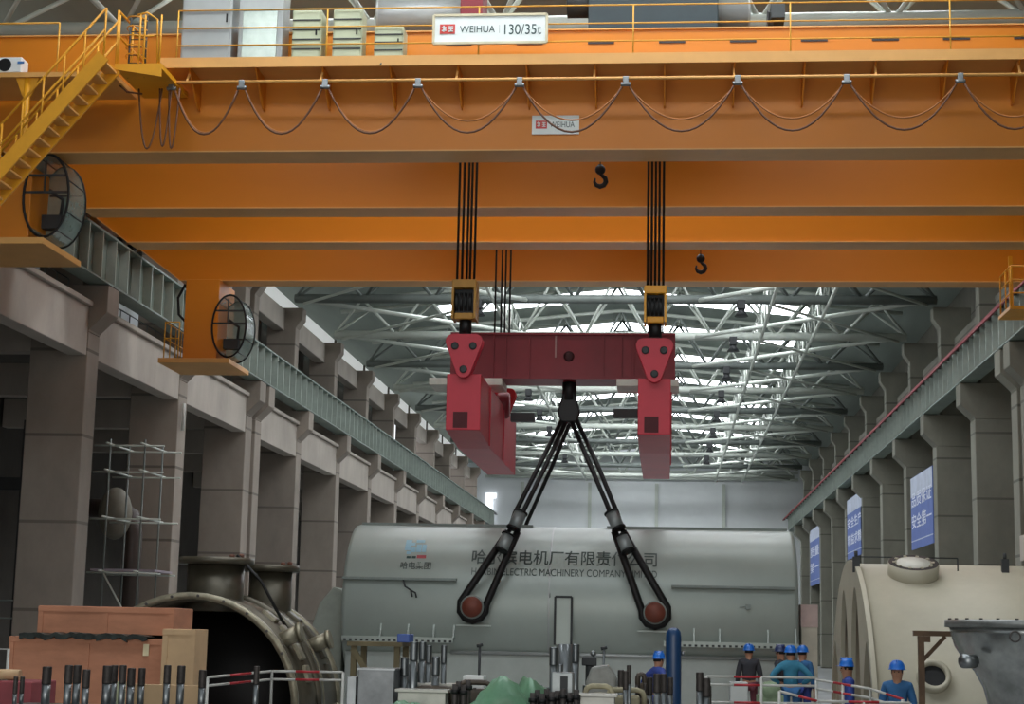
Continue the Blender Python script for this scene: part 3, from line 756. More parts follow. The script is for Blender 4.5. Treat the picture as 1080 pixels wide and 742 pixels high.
# skirt added below the belly to catch more light, with a bright round edge
zs = zof(600, 690); ysk = ony(zs)-.04
m = MB(); m.box(gx0+.1, gx1-.05, ysk, 2*GY-ysk, .35, zs-.02); m.build('added_skirt', mat('skirt_paint', 'aab1ab', .5, var=.06), t, .02)
m = MB(); m.tube((gp(476, 688).x, ysk-.04, zs), (gx1-.05, ysk-.04, zs), .045, 8); m.build('edge_pipe', M_cab, t)
M_flg = mat('flange_grey', '7f8883', .5)
for pa, pb, py in ((362, 482, 609), (708, 838, 618)):
    a, b = gp(pa, py), gp(pb, py); m = MB(); m.box(a.x, b.x, ony(a.z)-.14, ony(a.z)+.1, a.z-.03, a.z+.03)
    k = a.x+.1
    while k < b.x: m.box(k, k+.05, ony(a.z)-.16, ony(a.z)-.142, a.z-.025, a.z+.025); k += .13
    m.build('side_ledge', M_flg, t)
for pa, pb, py, sts in ((362, 479, 671, (402, 431, 458, 479)), (700, 842, 677, (732, 759, 810, 839))):
    a, b = gp(pa, py), gp(pb, py); z = a.z; y = ony(z)
    m = MB(); m.box(a.x, b.x, y-.22, y+.1, z-.02, z+.03); m.box(a.x, b.x, y-.22, y-.19, z-.09, z-.02); sf = m.build('support_flange', M_gen, t)
    m = MB(); k = a.x+.08
    while k < b.x-.04: m.lathe([(.028, 0), (.028, .012)], (k, y-.19, z-.055), (0,-1,0), 8) if False else m.box(k-.03, k+.03, y-.232, y-.221, z-.08, z-.035); k += .13
    m.build('flange_holes', M_dark, sf)
    for px in sts:
        x = gp(px, 660).x; m = MB(); m.prism([(y-.21, z+.03), (y+.3, z+.03), (y+.05, z+.38), (y-.08, z+.38)], lambda u, v, k: (k, u, v), x-.02, x+.02); m.build('gusset', M_gen, sf)
# trunnions
M_trun = mat('trunnion_rust', '6e3626', .6, var=.15, scale=6)
TR = []
for px, py in ((500, 640), (691, 646)):
    p = gp(px, py); TR.append(p)
    m = MB(); m.lathe([(.0,0),(.29,0),(.29,.08),(.2,.1),(.2,.5),(.27,.52),(.27,.6),(.0,.6)], (p.x, p.y+.15, p.z), (0,-1,0), 24); tn = m.build('trunnion', M_flg, t)
    m = MB(); m.lathe([(.235,0),(.235,.02),(.0,.025)], (p.x, p.y-.455, p.z), (0,-1,0), 24); m.build('trunnion_cap', M_trun, tn)
    m = MB(); z = p.z-.42; y = ony(z); m.box(p.x-.4, p.x+.4, y-.1, y+.1, z-.02, z+.02); m.build('trunnion_ledge', M_gen, t)
# access door
a, b = gp(586, 629), gp(603, 680)
m = MB(); y = min(ony(a.z), ony(b.z))-.0
mid = (a.z+b.z)/2
def bendg(off): return lambda p: Vector((p.x, ony(p.z, off), p.z))
m.prism([(a.x, 0), (b.x, 0), (b.x, 1), (a.x, 1)], lambda u, v, k: (u, ony(b.z+(a.z-b.z)*v)-.12 if False else GY-GR-.06+k, b.z+(a.z-b.z)*v), 0, .35); ic = m.build('inspection_cover', M_gen, t, .01)
m = MB(); q = GY-GR-.07
for (x0, z0, x1, z1) in ((a.x, a.z, b.x, a.z), (b.x, a.z, b.x, b.z), (a.x, b.z, a.x, a.z)): m.bar((x0, q, z0), (x1, q, z1), .05, .05)
m.build('cover_frame', M_dark, ic)
m = MB(); p = gp(581, 600); q2 = gp(581, 630); m.tube((p.x, ony(p.z,.01), p.z), (p.x, ony(q2.z,.01), q2.z), .008, 5); m.build('thin_wire', M_dark, t)
# lifting hooks, small cable tuft
m = MB(); P = [gp(426, 611), gp(428, 618), gp(434, 622), gp(439, 625), gp(440, 630)]
m.path([Vector((v.x, v.y-.12, v.z)) for v in P], .02, 6); m.path([Vector((P[2].x, P[2].y-.12, P[2].z)), Vector((P[4].x-.1, P[4].y-.12, P[4].z+.02))], .02, 6); m.build('cable_tuft', M_dark, t)
p = gp(789, 640); m = MB(); m.box(p.x-.05, p.x+.05, p.y-.1, p.y+.05, p.z-.05, p.z+.06); m.bar((p.x-.2, p.y-.03, p.z), (p.x, p.y-.03, p.z+.02), .02, .02); m.build('sensor_stub', M_flg, t)
for pa, pb, py in ((367, 562, 553.5), (640, 842, 560)):
    a = at(pa, py, GY-.3); b = at(pb, py, GY-.3); zt = gzc+GR-.03
    m = MB(); m.box(max(a.x, gx0+.15), min(b.x, gx1-.15), GY-.35, GY-.15, zt-.01, zt+.06); m.build('top_ledge', M_flg, t)
# lettering
def gtext(s, px0, py0, px1, py1, mt, name='lettering', bold=0):
    a = gp(px0, py1); b = gp(px1, (py0+py1)/2 - (py1-py0)/2); zt = gp((px0+px1)/2, py0).z; zb = gp((px0+px1)/2, py1).z
    return text_obj(s, a.x, b.x, zb, zt, 0, mt, t, name, bend=lambda p: Vector((p.x, ony(p.z, .012), p.z)), bold=bold)
M_lt = mat('letter_grey', '56605d', .5)
gtext('哈尔滨电机厂有限责任公司', 497, 580.5, 693, 596, M_lt, bold=.008)
gtext('HARBIN ELECTRIC MACHINERY COMPANY LIMITED', 497, 600, 693, 607.5, M_lt)
gtext('哈电集团', 422, 592, 455, 600, M_lt, bold=.012)
def gpatch(px0, py0, px1, py1, mt, name):
    a = gp(px0, py0); b = gp(px1, py1); m = MB(); n = 4; vs = []
    for k in range(n+1):
        z = a.z+(b.z-a.z)*k/n; vs += [(a.x, ony(z, .012), z), (b.x, ony(z, .012), z), (b.x, ony(z, .0), z), (a.x, ony(z, .0), z)]
    fs = []
    for k in range(n):
        for j in range(4): fs.append((4*k+j, 4*k+(j+1) % 4, 4*k+4+(j+1) % 4, 4*k+4+j))
    fs += [(0,1,2,3), (4*n,4*n+1,4*n+2,4*n+3)]
    m.add(vs, fs); return m.build(name, mt, t)
M_lb = mat('logo_sky', '8fb8c8', .5); M_lr = mat('logo_crimson', 'a8454a', .5)
for (a0, b0, a1, b1, mt) in ((429,569,433,580,M_lb),(434,572,438,575,M_lb),(434,577,438,582,M_lb),(440,569,448,572,M_lb),(440,574,444,582,M_lb),(446,574,449,582,M_lb),(429,581,433,584,M_lb),(429,586,433,588.5,M_txt),(434.5,586,438.5,588.5,M_txt),(440,585,449,588.5,M_lr)):
    gpatch(a0, b0, a1, b1, mt, 'logo')

# ---- lifting sling from the cross beam to the trunnions
t = thing('lifting_sling', 'black wire rope sling spreading from the red beam to the generator trunnions', 'sling', at(600, 440, 41))
top = at(600, 437, 41); tb = at(600, 404, 41)
m = MB(); m.tube((top.x, 41, tb.z+.1), (top.x, 41, top.z+.35), .17, 14); m.build('pin_shank', M_black, t)
m = MB(); m.prism([(-.13, .6), (.13, .6), (.28, .05), (.2, -.2), (-.2, -.2), (-.28, .05)], lambda u, v, k: (top.x+u, 41+k, top.z+v), -.13, .13); m.build('yoke', M_black, t, .04)
for i, (pa, pb) in enumerate((((591, 440), (487.5, 641)), ((599, 448), (509, 648)))):
    pass
def strand(P, r=.05):
    m = MB(); m.path(P, r, 8); m.build('rope_strand', M_rope, t)
def P_(px, py, Y): return at(px, py, Y)
for s, tr_, X in ((0, TR[0], (((594,440),(568,492),(543,541),(537,560)), ((598,442),(575,492),(550,543),(546,560)))),
                  (1, TR[1], (((602,442),(623,492),(645,543),(649,560)), ((607,440),(631,492),(651,541),(657,560))))):
    Yt = tr_.y-.2
    for j, pts in enumerate(X):
        Ys = [41, 40.1, 39.2, 39.0]
        w = [P_(p[0], p[1], y) for p, y in zip(pts, Ys)]; strand(w, .055)
        # lower loop around the trunnion
    lo = [P_(p[0], p[1], 38.95) for p in ((536,560),(546,560))] if s == 0 else [P_(p[0], p[1], 38.95) for p in ((648,560),(657,560))]
    a = tr_; dirn = -1 if s == 0 else 1
    q0 = lo[0]; q1 = lo[1]
    ang = [radians(v) for v in ((160, 200, 235, 270, 305, 340, 370) if s == 0 else (170, 200, 235, 270, 305, 340, 380))]
    loop = [q0] + [Vector((a.x+.31*cos(v), Yt-.05, a.z+.31*sin(v))) for v in ang] + [q1]
    strand(loop, .085)
    # clamps
    for (c0, c1) in ((((549,541),(542,556)), ((536,565),(529,579))) if s == 0 else (((645,541),(652,556)), ((656,566),(662,580)))):
        A = P_(c0[0], c0[1], 38.95); B = P_(c1[0], c1[1], 38.85); m = MB(); m.bar(A, B, .2, .34, (0,1,0)) if False else m.tube(A, B, .15, 12); cs_ = m.build('clamp_sleeve', mat('clamp_grey', '8e9493', .4, .4), t)
        d = (B-A)*.12; m = MB(); m.tube(A-d, A, .17, 12); m.tube(B, B+d, .17, 12); m.build('clamp_collar', M_black, cs_)
strand([P_(601, 446, 41.2), P_(582, 492, 42), P_(557, 548, 43.3), Vector((TR[0].x, 43.35, gzc))], .05)
strand([P_(603, 446, 41.2), P_(624, 492, 42), P_(646, 548, 43.3), Vector((TR[1].x, 43.35, gzc))], .05)

# ------------------------------------------------------------------ dark turbine casing on the left
cy0, cy1 = 32.3, 36.5
cR = 2.2
cc = at(195, 746, cy0)
M_cas = mat('casing_dark', '544f42', .38, .45, var=.3, scale=1.5); M_casl = mat('casing_edge', '8c8672', .4, .5, var=.3, scale=3)
M_br_ = mat('fitting_brown', '6b4434', .6)
t = thing('turbine_casing', 'dark oily turbine casing with open round mouth and two necks on top', 'turbine casing', (cc.x, cy0, 0))
def arcp(R, n=48): return [(R*cos(pi*k/n*1.3-.15*pi), R*sin(pi*k/n*1.3-.15*pi)) for k in range(n+1)]
def shell(R0, R1, y0, y1, name, mt, n=48, a0=-.15*pi, a1=1.15*pi, lab=None):
    m = MB(); m.lathe([(R1, y0), (R1, y1), (R0, y1), (R0, y0), (R1, y0)], (cc.x, 0, cc.z), (0,1,0), n, a0, a1, caps=False)
    vs = m.v; k = n+1
    m.add([vs[i*k] for i in range(4)], [(0,1,2,3)]); m.add([vs[i*k+n] for i in range(4)], [(0,1,2,3)])
    return m.build(name, mt, t)
# lathe about +Y: x axis of sweep
shell(cR-.16, cR-.02, cy0+.12, cy1, 'barrel', M_cas, a0=0, a1=2*pi-.0001)
shell(cR-.13, cR, cy0, cy0+.12, 'mouth_flange', M_casl, a0=0, a1=2*pi-.0001)
shell(cR-.1, cR+.06, cy0+1.9, cy0+2.15, 'middle_rib', M_cas, a0=0, a1=2*pi-.0001)
shell(cR-.1, cR+.03, cy0+2.4, cy0+2.5, 'thin_rib', M_casl, a0=0, a1=2*pi-.0001)
shell(cR-.1, cR+.04, cy1-.25, cy1, 'rear_flange', M_casl, a0=0, a1=2*pi-.0001)
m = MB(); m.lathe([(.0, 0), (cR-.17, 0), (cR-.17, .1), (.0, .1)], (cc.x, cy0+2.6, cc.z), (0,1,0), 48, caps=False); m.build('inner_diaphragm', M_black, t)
for k in range(26):
    v = radians(2+k*7.0); 
    if k % 2: continue
    m = MB(); m.lathe([(.03, 0), (.03, -.03)], (cc.x+(cR-.065)*cos(v), cy0, cc.z+(cR-.065)*sin(v)), (0,1,0), 6); m.build('flange_bolt', M_rail, t)
# lugs on the flanks
for yy, dg in ((cy0+.6, 38), (cy0+3.0, 34)):
    v = radians(dg); e = Vector((cos(v), 0, sin(v))); p = Vector((cc.x, yy, cc.z))+e*(cR-.03)
    m = MB(); m.tube(p-e*.1, p+e*.2+Vector((.15,0,0)), .16, 14); m.tube(p+e*.2+Vector((.15,0,0)), p+e*.24+Vector((.2,0,0)), .2, 14); m.build('lifting_lug', M_casl, t)
for yy in (cy0+1.2, cy0+3.4):
    m = MB(); 
    for dg in (58, 46, 34, 22):
        v = radians(dg); w_ = radians(dg-9); a = Vector((cc.x+cR*cos(v), yy, cc.z+cR*sin(v))); b = Vector((cc.x+cR*cos(w_), yy, cc.z+cR*sin(w_)))
        m.bar(a, b, .35, .12, (cos(v), 0, sin(v)))
    m.build('side_pad', M_casl if yy < cy0+2 else M_cas, t, .03)
# necks
for px, yy, r, h0, nm in ((228, cy0+1.3, .62, .95, 'front_neck'), (286, cy0+3.6, .5, .75, 'rear_neck')):
    x = at(px, 600, yy).x; z0 = cc.z+sqrt(max(.1, cR**2-(x-cc.x)**2))-.35; zt = at(px, 589 if 'front' in nm else 597, yy).z
    m = MB(); m.lathe([(r, 0), (r*.92, .2), (r*.92, zt-z0-.1)], (x, yy, z0), (0,0,1), 28); nk = m.build(nm, M_cas, t)
    m = MB(); m.lathe([(r*1.22, 0), (r*1.22, .14), (r*.8, .14), (r*.8, .05)], (x, yy, zt-.12), (0,0,1), 28); nf = m.build('neck_flange', M_cas, nk)
    m = MB()
    for k in range(2): m.lathe([(.05, 0), (.06, .06), (.03, .08)], (x+r*cos(k)*.9, yy-.2+.3*sin(k*2.1), zt+.02), (0,0,1), 8)
    m.build('loose_fittings', M_br_, nk)
m = MB(); m.path([at(250, 585, cy0+1.0), at(275, 612, cy0+1.1), at(290, 640, cy0+1.2), at(304, 665, cy0+1.5), at(320, 693, cy0+1.8)], .035, 6); m.build('black_hose', M_black, t)
m = MB(); m.box(cc.x-1.9, cc.x+1.9, cy0+.3, cy0+.7, .001, cc.z+.3-.6 if cc.z > .8 else .3); m.box(cc.x-1.9, cc.x+1.9, cy1-.8, cy1-.4, .001, .3); m.build('cradle', M_wood, t)

# ------------------------------------------------------------------ crates and boards on the left
def crate(px0, px1, py0, Y, dY, z0, label, mt=M_wood, name='wooden_crate', battens=True):
    a = at(px0, py0, Y); b = at(px1, py0, Y); zt = (a.z+b.z)/2
    t = thing(name, label, 'crate', ((a.x+b.x)/2, Y+dY/2, z0))
    m = MB(); m.box(a.x, b.x, Y, Y+dY, z0+.001, zt); m.build('box', mt, t, .01)
    if battens:
        n = max(1, round((b.x-a.x)/1.3))
        for k in range(n+1):
            m = MB(); x = a.x+.05+(b.x-a.x-.1)*k/n; m.box(x-.045, x+.045, Y-.02, Y-.001, z0+.01, zt-.11); m.build('batten', mt, t)
        m = MB(); m.box(a.x, b.x, Y-.022, Y-.001, zt-.1, zt-.011); m.build('batten', mt, t)
    return zt, a.x, b.x
z1, xa_, xb_ = crate(10, 176, 672, 29, 1.6, .0, 'long brown plywood crate at the bottom of the pair on the left')
crate(41, 184, 639.5, 29.35, 1.2, z1+.06, 'brown plywood crate stacked on top of the longer crate')
crate(172, 207, 663, 28.2, .75, .0, 'upright pale plywood crate at the right end of the brown crates', M_wood2)
m = MB(); random.seed(3)
n = 26
pts = [(at(22+5.4*k, 668, 28.97).x, z1+.035+random.uniform(-.03, .03)) for k in range(n)]
for (x, z), (x2, z2) in zip(pts[:-1], pts[1:]):
    w1, w2 = random.uniform(.01, .06), random.uniform(.01, .06)
    vs = [(x,28.9,z-w1-.02),(x2,28.9,z2-w2-.02),(x2,28.88,z2+.03),(x,28.88,z+.03),(x,29.34,z+.025),(x2,29.34,z2+.025),(x,29.34,z1+.004),(x2,29.34,z1+.004)]
    m.add(vs, [(0,1,2,3),(3,2,5,4),(4,5,7,6),(0,6,7,1)])
solo(m, 'packing_sheet', mat('tarp_black', '2b332f', .45, var=.5, scale=5, col2='141614'), 'crumpled dark plastic sheet between the two stacked brown crates', 'plastic sheet')
p = at(154, 685, 28.97); m = MB(); m.box(p.x-.05, p.x+.05, 28.965, 28.975, p.z-.1, p.z+.1)
solo(m, 'shipping_label', mat('paper', 'dccfa8', .7), 'small pale paper label stuck on the lower brown crate', 'label')
# ------------------------------------------------------------------ foreground bed plate, studs
YB_ = 19.0; ZBED = 1.12
def bed(px0, px1, y0, y1, z, label, mt, name='bed_plate'):
    a = at(px0, 742, YB_).x; b = at(px1, 742, YB_).x
    t = thing(name, label, 'machine bed', ((a+b)/2, (y0+y1)/2, 0))
    m = MB(); m.box(a, b, y0, y1, .001, z-.12); m.build('pedestal', M_dark, t)
    m = MB(); m.box(a-.1, b+.1, y0-.1, y1+.1, z-.119, z); m.build('top_plate', mt, t, .01)
bed(-20, 232, 18, 20.6, ZBED, 'steel machine bed under the studs at lower left', M_steel)
bed(250, 290, 18.4, 19.8, ZBED, 'narrow steel pedestal behind the left barrier', M_steel)
bed(360, 765, 17.6, 20.6, ZBED, 'wide steel machine bed under the studs and green sheets', M_steel)
ST = [(17,713,5),(24,713,5),(50,702.5,10.5),(73,701,9),(82,701,9),(71.5,713,5.5),(91.5,705.5,8.5),(114,701.5,11),(121,701,8),(130,701,8),(139,704,9),(150,704,8),(177,701,8),(191.5,701.5,9),(214,706,8.5),(271,702,6.5),
      (427,693,9),(431,700,9),(437,676.5,9),(446,676.5,8),(452.5,680,7),(460,692,9),(468.5,680,6.5),(444,699,7),(438,707,6),(584,682,9),(607,679,9),(591,700,6),(618,722,7),(655,706,7),(660,707,6),(663.5,701,5),(685,714,7.5),(693,710,8),(700,710,7),(707,714,6),(738,708.5,8),(745,714.5,9),(747.5,723,6),(560,726,7),(569,722,7),(577,724,8)]
def sname(i, px):
    side = 'in the lower left row' if px < 300 else ('in the cluster left of centre' if px < 500 else ('in the clusters right of centre' if px < 720 else 'beside the right barrier'))
    return side
M_thr = mat('stud_thread', '45403d', .55, .6, var=.2, scale=20)
groups = {}
for i, (px, py, w) in enumerate(ST): groups.setdefault(sname(i, px), []).append(i)
for gname, ids in groups.items():
    ids.sort(key=lambda i: ST[i][0])
    for j, i in enumerate(ids):
        px, py, w = ST[i]; Y = YB_ + (.9 if py > 712 else 0) + .35*((i*7) % 3-1)
        if px in (738, 745): Y = 18.9
        p = at(px, py, Y); r = w/2/F*Y
        tall = 'shorter' if py > 706 else 'tall'
        t = thing('stud_bolt', '%s upright steel stud, %s from the left %s' % (tall, ['first','second','third','fourth','fifth','sixth','seventh','eighth','ninth','tenth','eleventh','twelfth','thirteenth','fourteenth','fifteenth','sixteenth','seventeenth','eighteenth'][j], gname), 'stud', (p.x, Y, ZBED), 'upright studs ' + gname)
        m = MB(); m.tube((p.x, Y, ZBED+.002), (p.x, Y, p.z-.2), r*.9, 14); m.build('shank', M_steel, t)
        m = MB(); pr = []; z = p.z-.2
        while z < p.z-.012: pr += [(r, z), (r*.94, z+.008)]; z += .016
        pr += [(r, p.z-.012), (r*.85, p.z)]
        m.lathe([(a, b-ZBED) for a, b in pr], (p.x, Y, ZBED), (0,0,1), 14); m.build('threaded_end', mat('stud_polished', '6d7172', .3, .9, var=.1, scale=8) if 420 < px < 620 else M_thr, t)
def part_box(name, label, cat, px0, px1, py0, Y, dY, z0, mt, extra=None, bev=.008):
    a = at(px0, py0, Y); b = at(px1, py0, Y)
    t = thing(name, label, cat, ((a.x+b.x)/2, Y+dY/2, z0)); m = MB(); m.box(a.x, b.x, Y, Y+dY, z0+.001, a.z); m.build('body', mt, t, bev)
    return t, a, b
# steel boxes and blocks on the bed
t, a, b = part_box('steel_box', 'dull grey sheet steel box at the left of the studs', 'box', 378, 416, 705, 18.6, .5, ZBED, mat('sheet_grey', '7c7f80', .45, .5, var=.25, scale=3))
m = MB(); m.box(a.x-.01, b.x+.01, 18.58, 19.12, a.z-.01, a.z+.01); m.build('lid', M_steel, t)
t, a, b = part_box('steel_block', 'small grey steel block standing left of the sheet steel box', 'block', 366, 376, 713, 18.7, .3, ZBED, M_steel)
t, a, b = part_box('steel_block', 'square notched steel block between the twin tall studs', 'block', 582, 604, 708.5, 18.3, .3, ZBED, mat('block_grey', '8d9292', .35, .6, var=.15, scale=4))
m = MB(); q = at(591, 714, 18.3); m.box(q.x, q.x+.08, 18.29, 18.299, a.z-.25, a.z-.04); m.build('notch', M_dark, t)
p = at(596, 679, 19.2)
t = thing('steel_sleeve', 'wide bright steel sleeve standing between the twin tall studs right of centre', 'sleeve', (p.x, 19.2, ZBED))
m = MB(); m.lathe([(.08,0),(.08,p.z-ZBED),(.06,p.z-ZBED),(.06,p.z-ZBED-.1)], (p.x, 19.2, ZBED+.001), (0,0,1), 20); m.build('tube', M_steel, t)
m = MB(); m.lathe([(.085,0),(.1,.01),(.1,.05),(.085,.06)], (p.x, 19.2, ZBED+.45), (0,0,1), 20); m.build('collar', M_thr, t)
# small levers
for px, py, l in ((506, 681, 'black T handled lever standing behind the green sheets'), (637, 684, 'bright handled lever standing right of the tall studs')):
    p = at(px, py, 20.2); t = thing('lever', l, 'lever', (p.x, 20.2, ZBED))
    m = MB(); m.tube((p.x, 20.2, ZBED), (p.x, 20.2, p.z), .016, 8); m.build('rod', M_dark if px < 600 else M_steel, t)
    m = MB(); m.tube((p.x-.035, 20.2, p.z), (p.x+.035, 20.2, p.z+.02), .02, 8); m.build('grip', M_dark, t)
p = at(622, 697, 20); t = thing('valve_body', 'small dark valve with bright knob beside the tall studs', 'valve', (p.x, 20, ZBED))
m = MB(); m.tube((p.x, 20, ZBED), (p.x, 20, p.z), .05, 10); m.box(p.x-.09, p.x+.08, 19.93, 20.07, p.z-.05, p.z+.05); m.build('body', M_dark, t, .01)
m = MB(); m.ball((p.x+.04, 19.98, p.z+.09), .035); m.build('knob', M_steel, t)
# heap of casting pieces
def chunk(px0, px1, py0, py1, Y, mt, label, seed, name='cast_part'):
    random.seed(seed); a = at(px0, py0, Y); b = at(px1, py1, Y); w = b.x-a.x; h = a.z-ZBED
    t = thing(name, label, 'metal part', ((a.x+b.x)/2, Y, ZBED))
    m = MB(); m.box(a.x, b.x, Y, Y+.4, ZBED+.001, ZBED+h*.45); m.build('base_block', mt, t, .02)
    r = min(.07, w*.2); zt = a.z-.03; zb_2 = ZBED+h*.4
    m = MB(); m.path([(a.x+.05, Y+.1, zb_2), (a.x+.05, Y+.1, zt-r), (a.x+.05+r*.3, Y+.1, zt-r*.3), (a.x+.05+r, Y+.1, zt), (b.x-.05-r, Y+.1, zt), (b.x-.05-r*.3, Y+.1, zt-r*.3), (b.x-.05, Y+.1, zt-r), (b.x-.05, Y+.1, zb_2)], .03, 8); m.build('lifting_bow', mt, t)
    m = MB(); m.box(a.x+.12, b.x-.1, Y+.03, Y+.3, zb_2, zb_2+h*.38); m.build('cast_body', mt, t, .03)
    for q in range(3):
        m = MB(); xx = a.x+w*(.25+.25*q); m.tube((xx, Y+.06, zb_2), (xx, Y+.06, ZBED+h*random.uniform(.6, .82)), .018, 8); m.build('bolt', M_thr, t)
M_br = mat('casting_brown', '4b4238', .5, .3, var=.3, scale=4); M_cr = mat('casting_cream', '9b9479', .7, var=.25, scale=4)
chunk(432, 480, 722, 742, 18.5, M_br, 'dark curved cast part lying left of the green sheets', 1)
chunk(478, 522, 716, 742, 18.7, M_br, 'dark cast part with pale edge in front of the levers', 2)
chunk(612, 650, 720, 742, 18.4, M_cr, 'cream painted cast part right of the notched block', 3)
chunk(636, 684, 724, 742, 19.1, M_cr, 'dull cream cast part beside the short black studs', 4)
chunk(668, 684, 708, 742, 19.9, M_br, 'narrow brown cast part left of the dark blue cylinder', 5)
m = MB(); p = at(488, 712, 19.4); q = at(510, 712, 19.4); m.box(p.x, q.x, 19.4, 19.7, ZBED+.002, p.z)
solo(m, 'white_box', M_white, 'white carton standing in front of the black lever', 'box', bevel=.008)
m = MB(); p = at(618, 700, 19.7); q = at(652, 700, 19.7); m.prism([(p.x, ZBED), (q.x, ZBED), (q.x-.02, p.z-.15), (q.x-.12, p.z), (p.x+.06, p.z-.03), (p.x, p.z-.2)], lambda u, v, k: (u, k, v), 19.7, 20.1)
solo(m, 'wrapped_bundle', mat('wrap_grey', '8b8c86', .4, var=.2, scale=5), 'grey plastic wrapped bundle right of the tall studs', 'bundle', bevel=.03)
random.seed(11)
xs9 = [562, 567, 572, 577, 582, 588, 594, 601, 608, 614, 480, 484, 489, 494]
for i, px in enumerate(xs9):
    pyy = [730, 727, 731, 726, 729, 728, 726, 730, 727, 732, 721, 718, 722, 717][i]; Y = 18.05+.1*(i % 2); p = at(px, pyy, Y); r = .03
    t = thing('short_stud', 'short dark threaded stud, %s from the left in front of %s' % (ORD[i if i < 10 else i-10].replace('nearest', 'first'), 'the notched block' if i < 10 else 'the white carton'), 'stud', (p.x, Y, ZBED), 'short dark studs')
    m = MB(); m.tube((p.x, Y, ZBED+.001), (p.x, Y, p.z), r, 12); m.build('shank', M_thr, t)
    m = MB(); m.lathe([(r*1.5, 0), (r*1.5, .045)], (p.x, Y, p.z-.1), (0,0,1), 6); m.build('nut', M_black, t)
for i, (pa, pb, py, Y, l) in enumerate(((440, 492, 720, 18.9, 'pale flat steel plate lying left of the white carton'), (420, 470, 726, 18.3, 'second pale flat plate lying nearer below the left studs'), (612, 648, 731, 18.1, 'pale flat steel plate lying right of the notched block'))):
    a = at(pa, py, Y); b = at(pb, py, Y); m = MB(); m.box(a.x, b.x, Y, Y+.3, ZBED+.001, a.z-.03); m.box(a.x-.03, b.x+.03, Y-.04, Y+.34, a.z-.03, a.z)
    solo(m, 'steel_plate', mat('plate_pale', 'b4b3aa', .45, .3, var=.15, scale=4), l, 'plate', bevel=.004)
# pale covered object behind the dark casing
a = at(328, 690, 40); b = at(360, 690, 40); zt = at(345, 618, 40).z
m = MB(); m.prism([(a.x, 0), (b.x, 0), (b.x, zt-.1), (b.x-.25, zt), (a.x+.15, zt-.4), (a.x, zt-.9)], lambda u, v, k: (u, k, v+.001), 40, 41)
solo(m, 'covered_crate', mat('cover_pale', '9aa095', .7, var=.1), 'pale covered crate between the dark casing and the generator end', 'crate', bevel=.04)
# green sheets
def drape(px0, px1, pytop, Y, dY, seed, label):
    random.seed(seed); nx, ny = 17, 8; a = at(px0, pytop, Y); b = at(px1, pytop, Y); m = MB(); vs = []
    H = a.z-ZBED
    ph = [random.uniform(0, 6) for _ in range(8)]
    for j in range(ny+1):
        for i in range(nx+1):
            u = i/nx; v = j/ny; x = a.x+(b.x-a.x)*u; y = Y+dY*v
            e = (sin(pi*min(1, max(0, u))))**.5*sin(pi*(.08+.84*v))**.6
            tri = lambda q: abs((q % 1)*2-1)
            z = ZBED+.012+max(0, H)*e*1.2*(.62+.26*tri(1.6*u+ph[0]+.8*v)+.12*tri(3.1*u-2*v+ph[1])+.07*tri(3*v+4*u+ph[3]))*(.75+.3*sin(3*u+ph[4])) + .03*random.random()*e
            vs.append((x+.03*sin(7*v+ph[2]+5*u), y, z))
    fs = [(j*(nx+1)+i, j*(nx+1)+i+1, (j+1)*(nx+1)+i+1, (j+1)*(nx+1)+i) for j in range(ny) for i in range(nx)]
    m.add(vs, fs, True)
    o = solo(m, 'green_sheet', mat('sheet_green', '5f8a6b', .45, var=.2, scale=3), label, 'sheet', 'crumpled green plastic sheets'); s = o.modifiers.new('s', 'SOLIDIFY'); s.thickness = .006
drape(392, 474, 723, 17.75, .45, 1, 'crumpled green plastic sheet lying in front of the steel box')
drape(478, 560, 715, 17.75, .6, 2, 'crumpled green plastic sheet nearest the black lever')
drape(520, 580, 706, 19.2, .9, 5, 'taller crumpled green plastic sheet left of the tall studs')
# trestle with parts and blue box, behind the bed
t = thing('work_trestle', 'brown timber trestle table standing left in front of the generator', 'trestle', at(395, 742, 24))
a = at(366, 676, 24); b = at(424, 679, 24)
m = MB(); m.box(a.x, b.x, 24, 25, a.z-.06, a.z); m.build('top_boards', mat('trestle_wood', '6a6046', .8, var=.2, scale=3), t)
for x in (a.x+.05, b.x-.12):
    for y in (24.05, 24.85):
        m = MB(); m.box(x, x+.08, y, y+.08, .001, a.z-.061); m.build('leg', MATS['trestle_wood'], t)
m = MB(); m.bar((a.x+.1, 24.02, a.z-.12), (b.x-.1, 24.02, .9), .04, .08); m.build('brace', MATS['trestle_wood'], t)
a2 = at(420, 670, 24.3); b2 = at(433, 677, 24.3); m = MB(); m.box(a2.x, min(b2.x, b.x+.1), 24.2, 24.6, a.z+.001, a.z+.12)
solo(m, 'blue_toolbox', mat('box_blue', '2a4f9a', .4), 'small blue box on the right end of the timber trestle', 'box', bevel=.01)
# dark blue gas cylinder
p = at(710.5, 661, 22)
t = thing('gas_cylinder', 'dark blue round topped cylinder standing upright beside a worker', 'gas cylinder', (p.x, 22, 0))
m = MB(); m.lathe([(.09,0.001),(.1,.03),(.1,p.z-.12),(.09,p.z-.06),(.055,p.z-.015),(0,p.z)], (p.x, 22, 0), (0,0,1), 24); m.build('body', mat('cylinder_blue', '123a63', .35), t)
m = MB(); m.tube((p.x+.1, 22, p.z-.33), (p.x+.14, 22, p.z-.33), .03, 8); m.build('valve', M_steel, t)

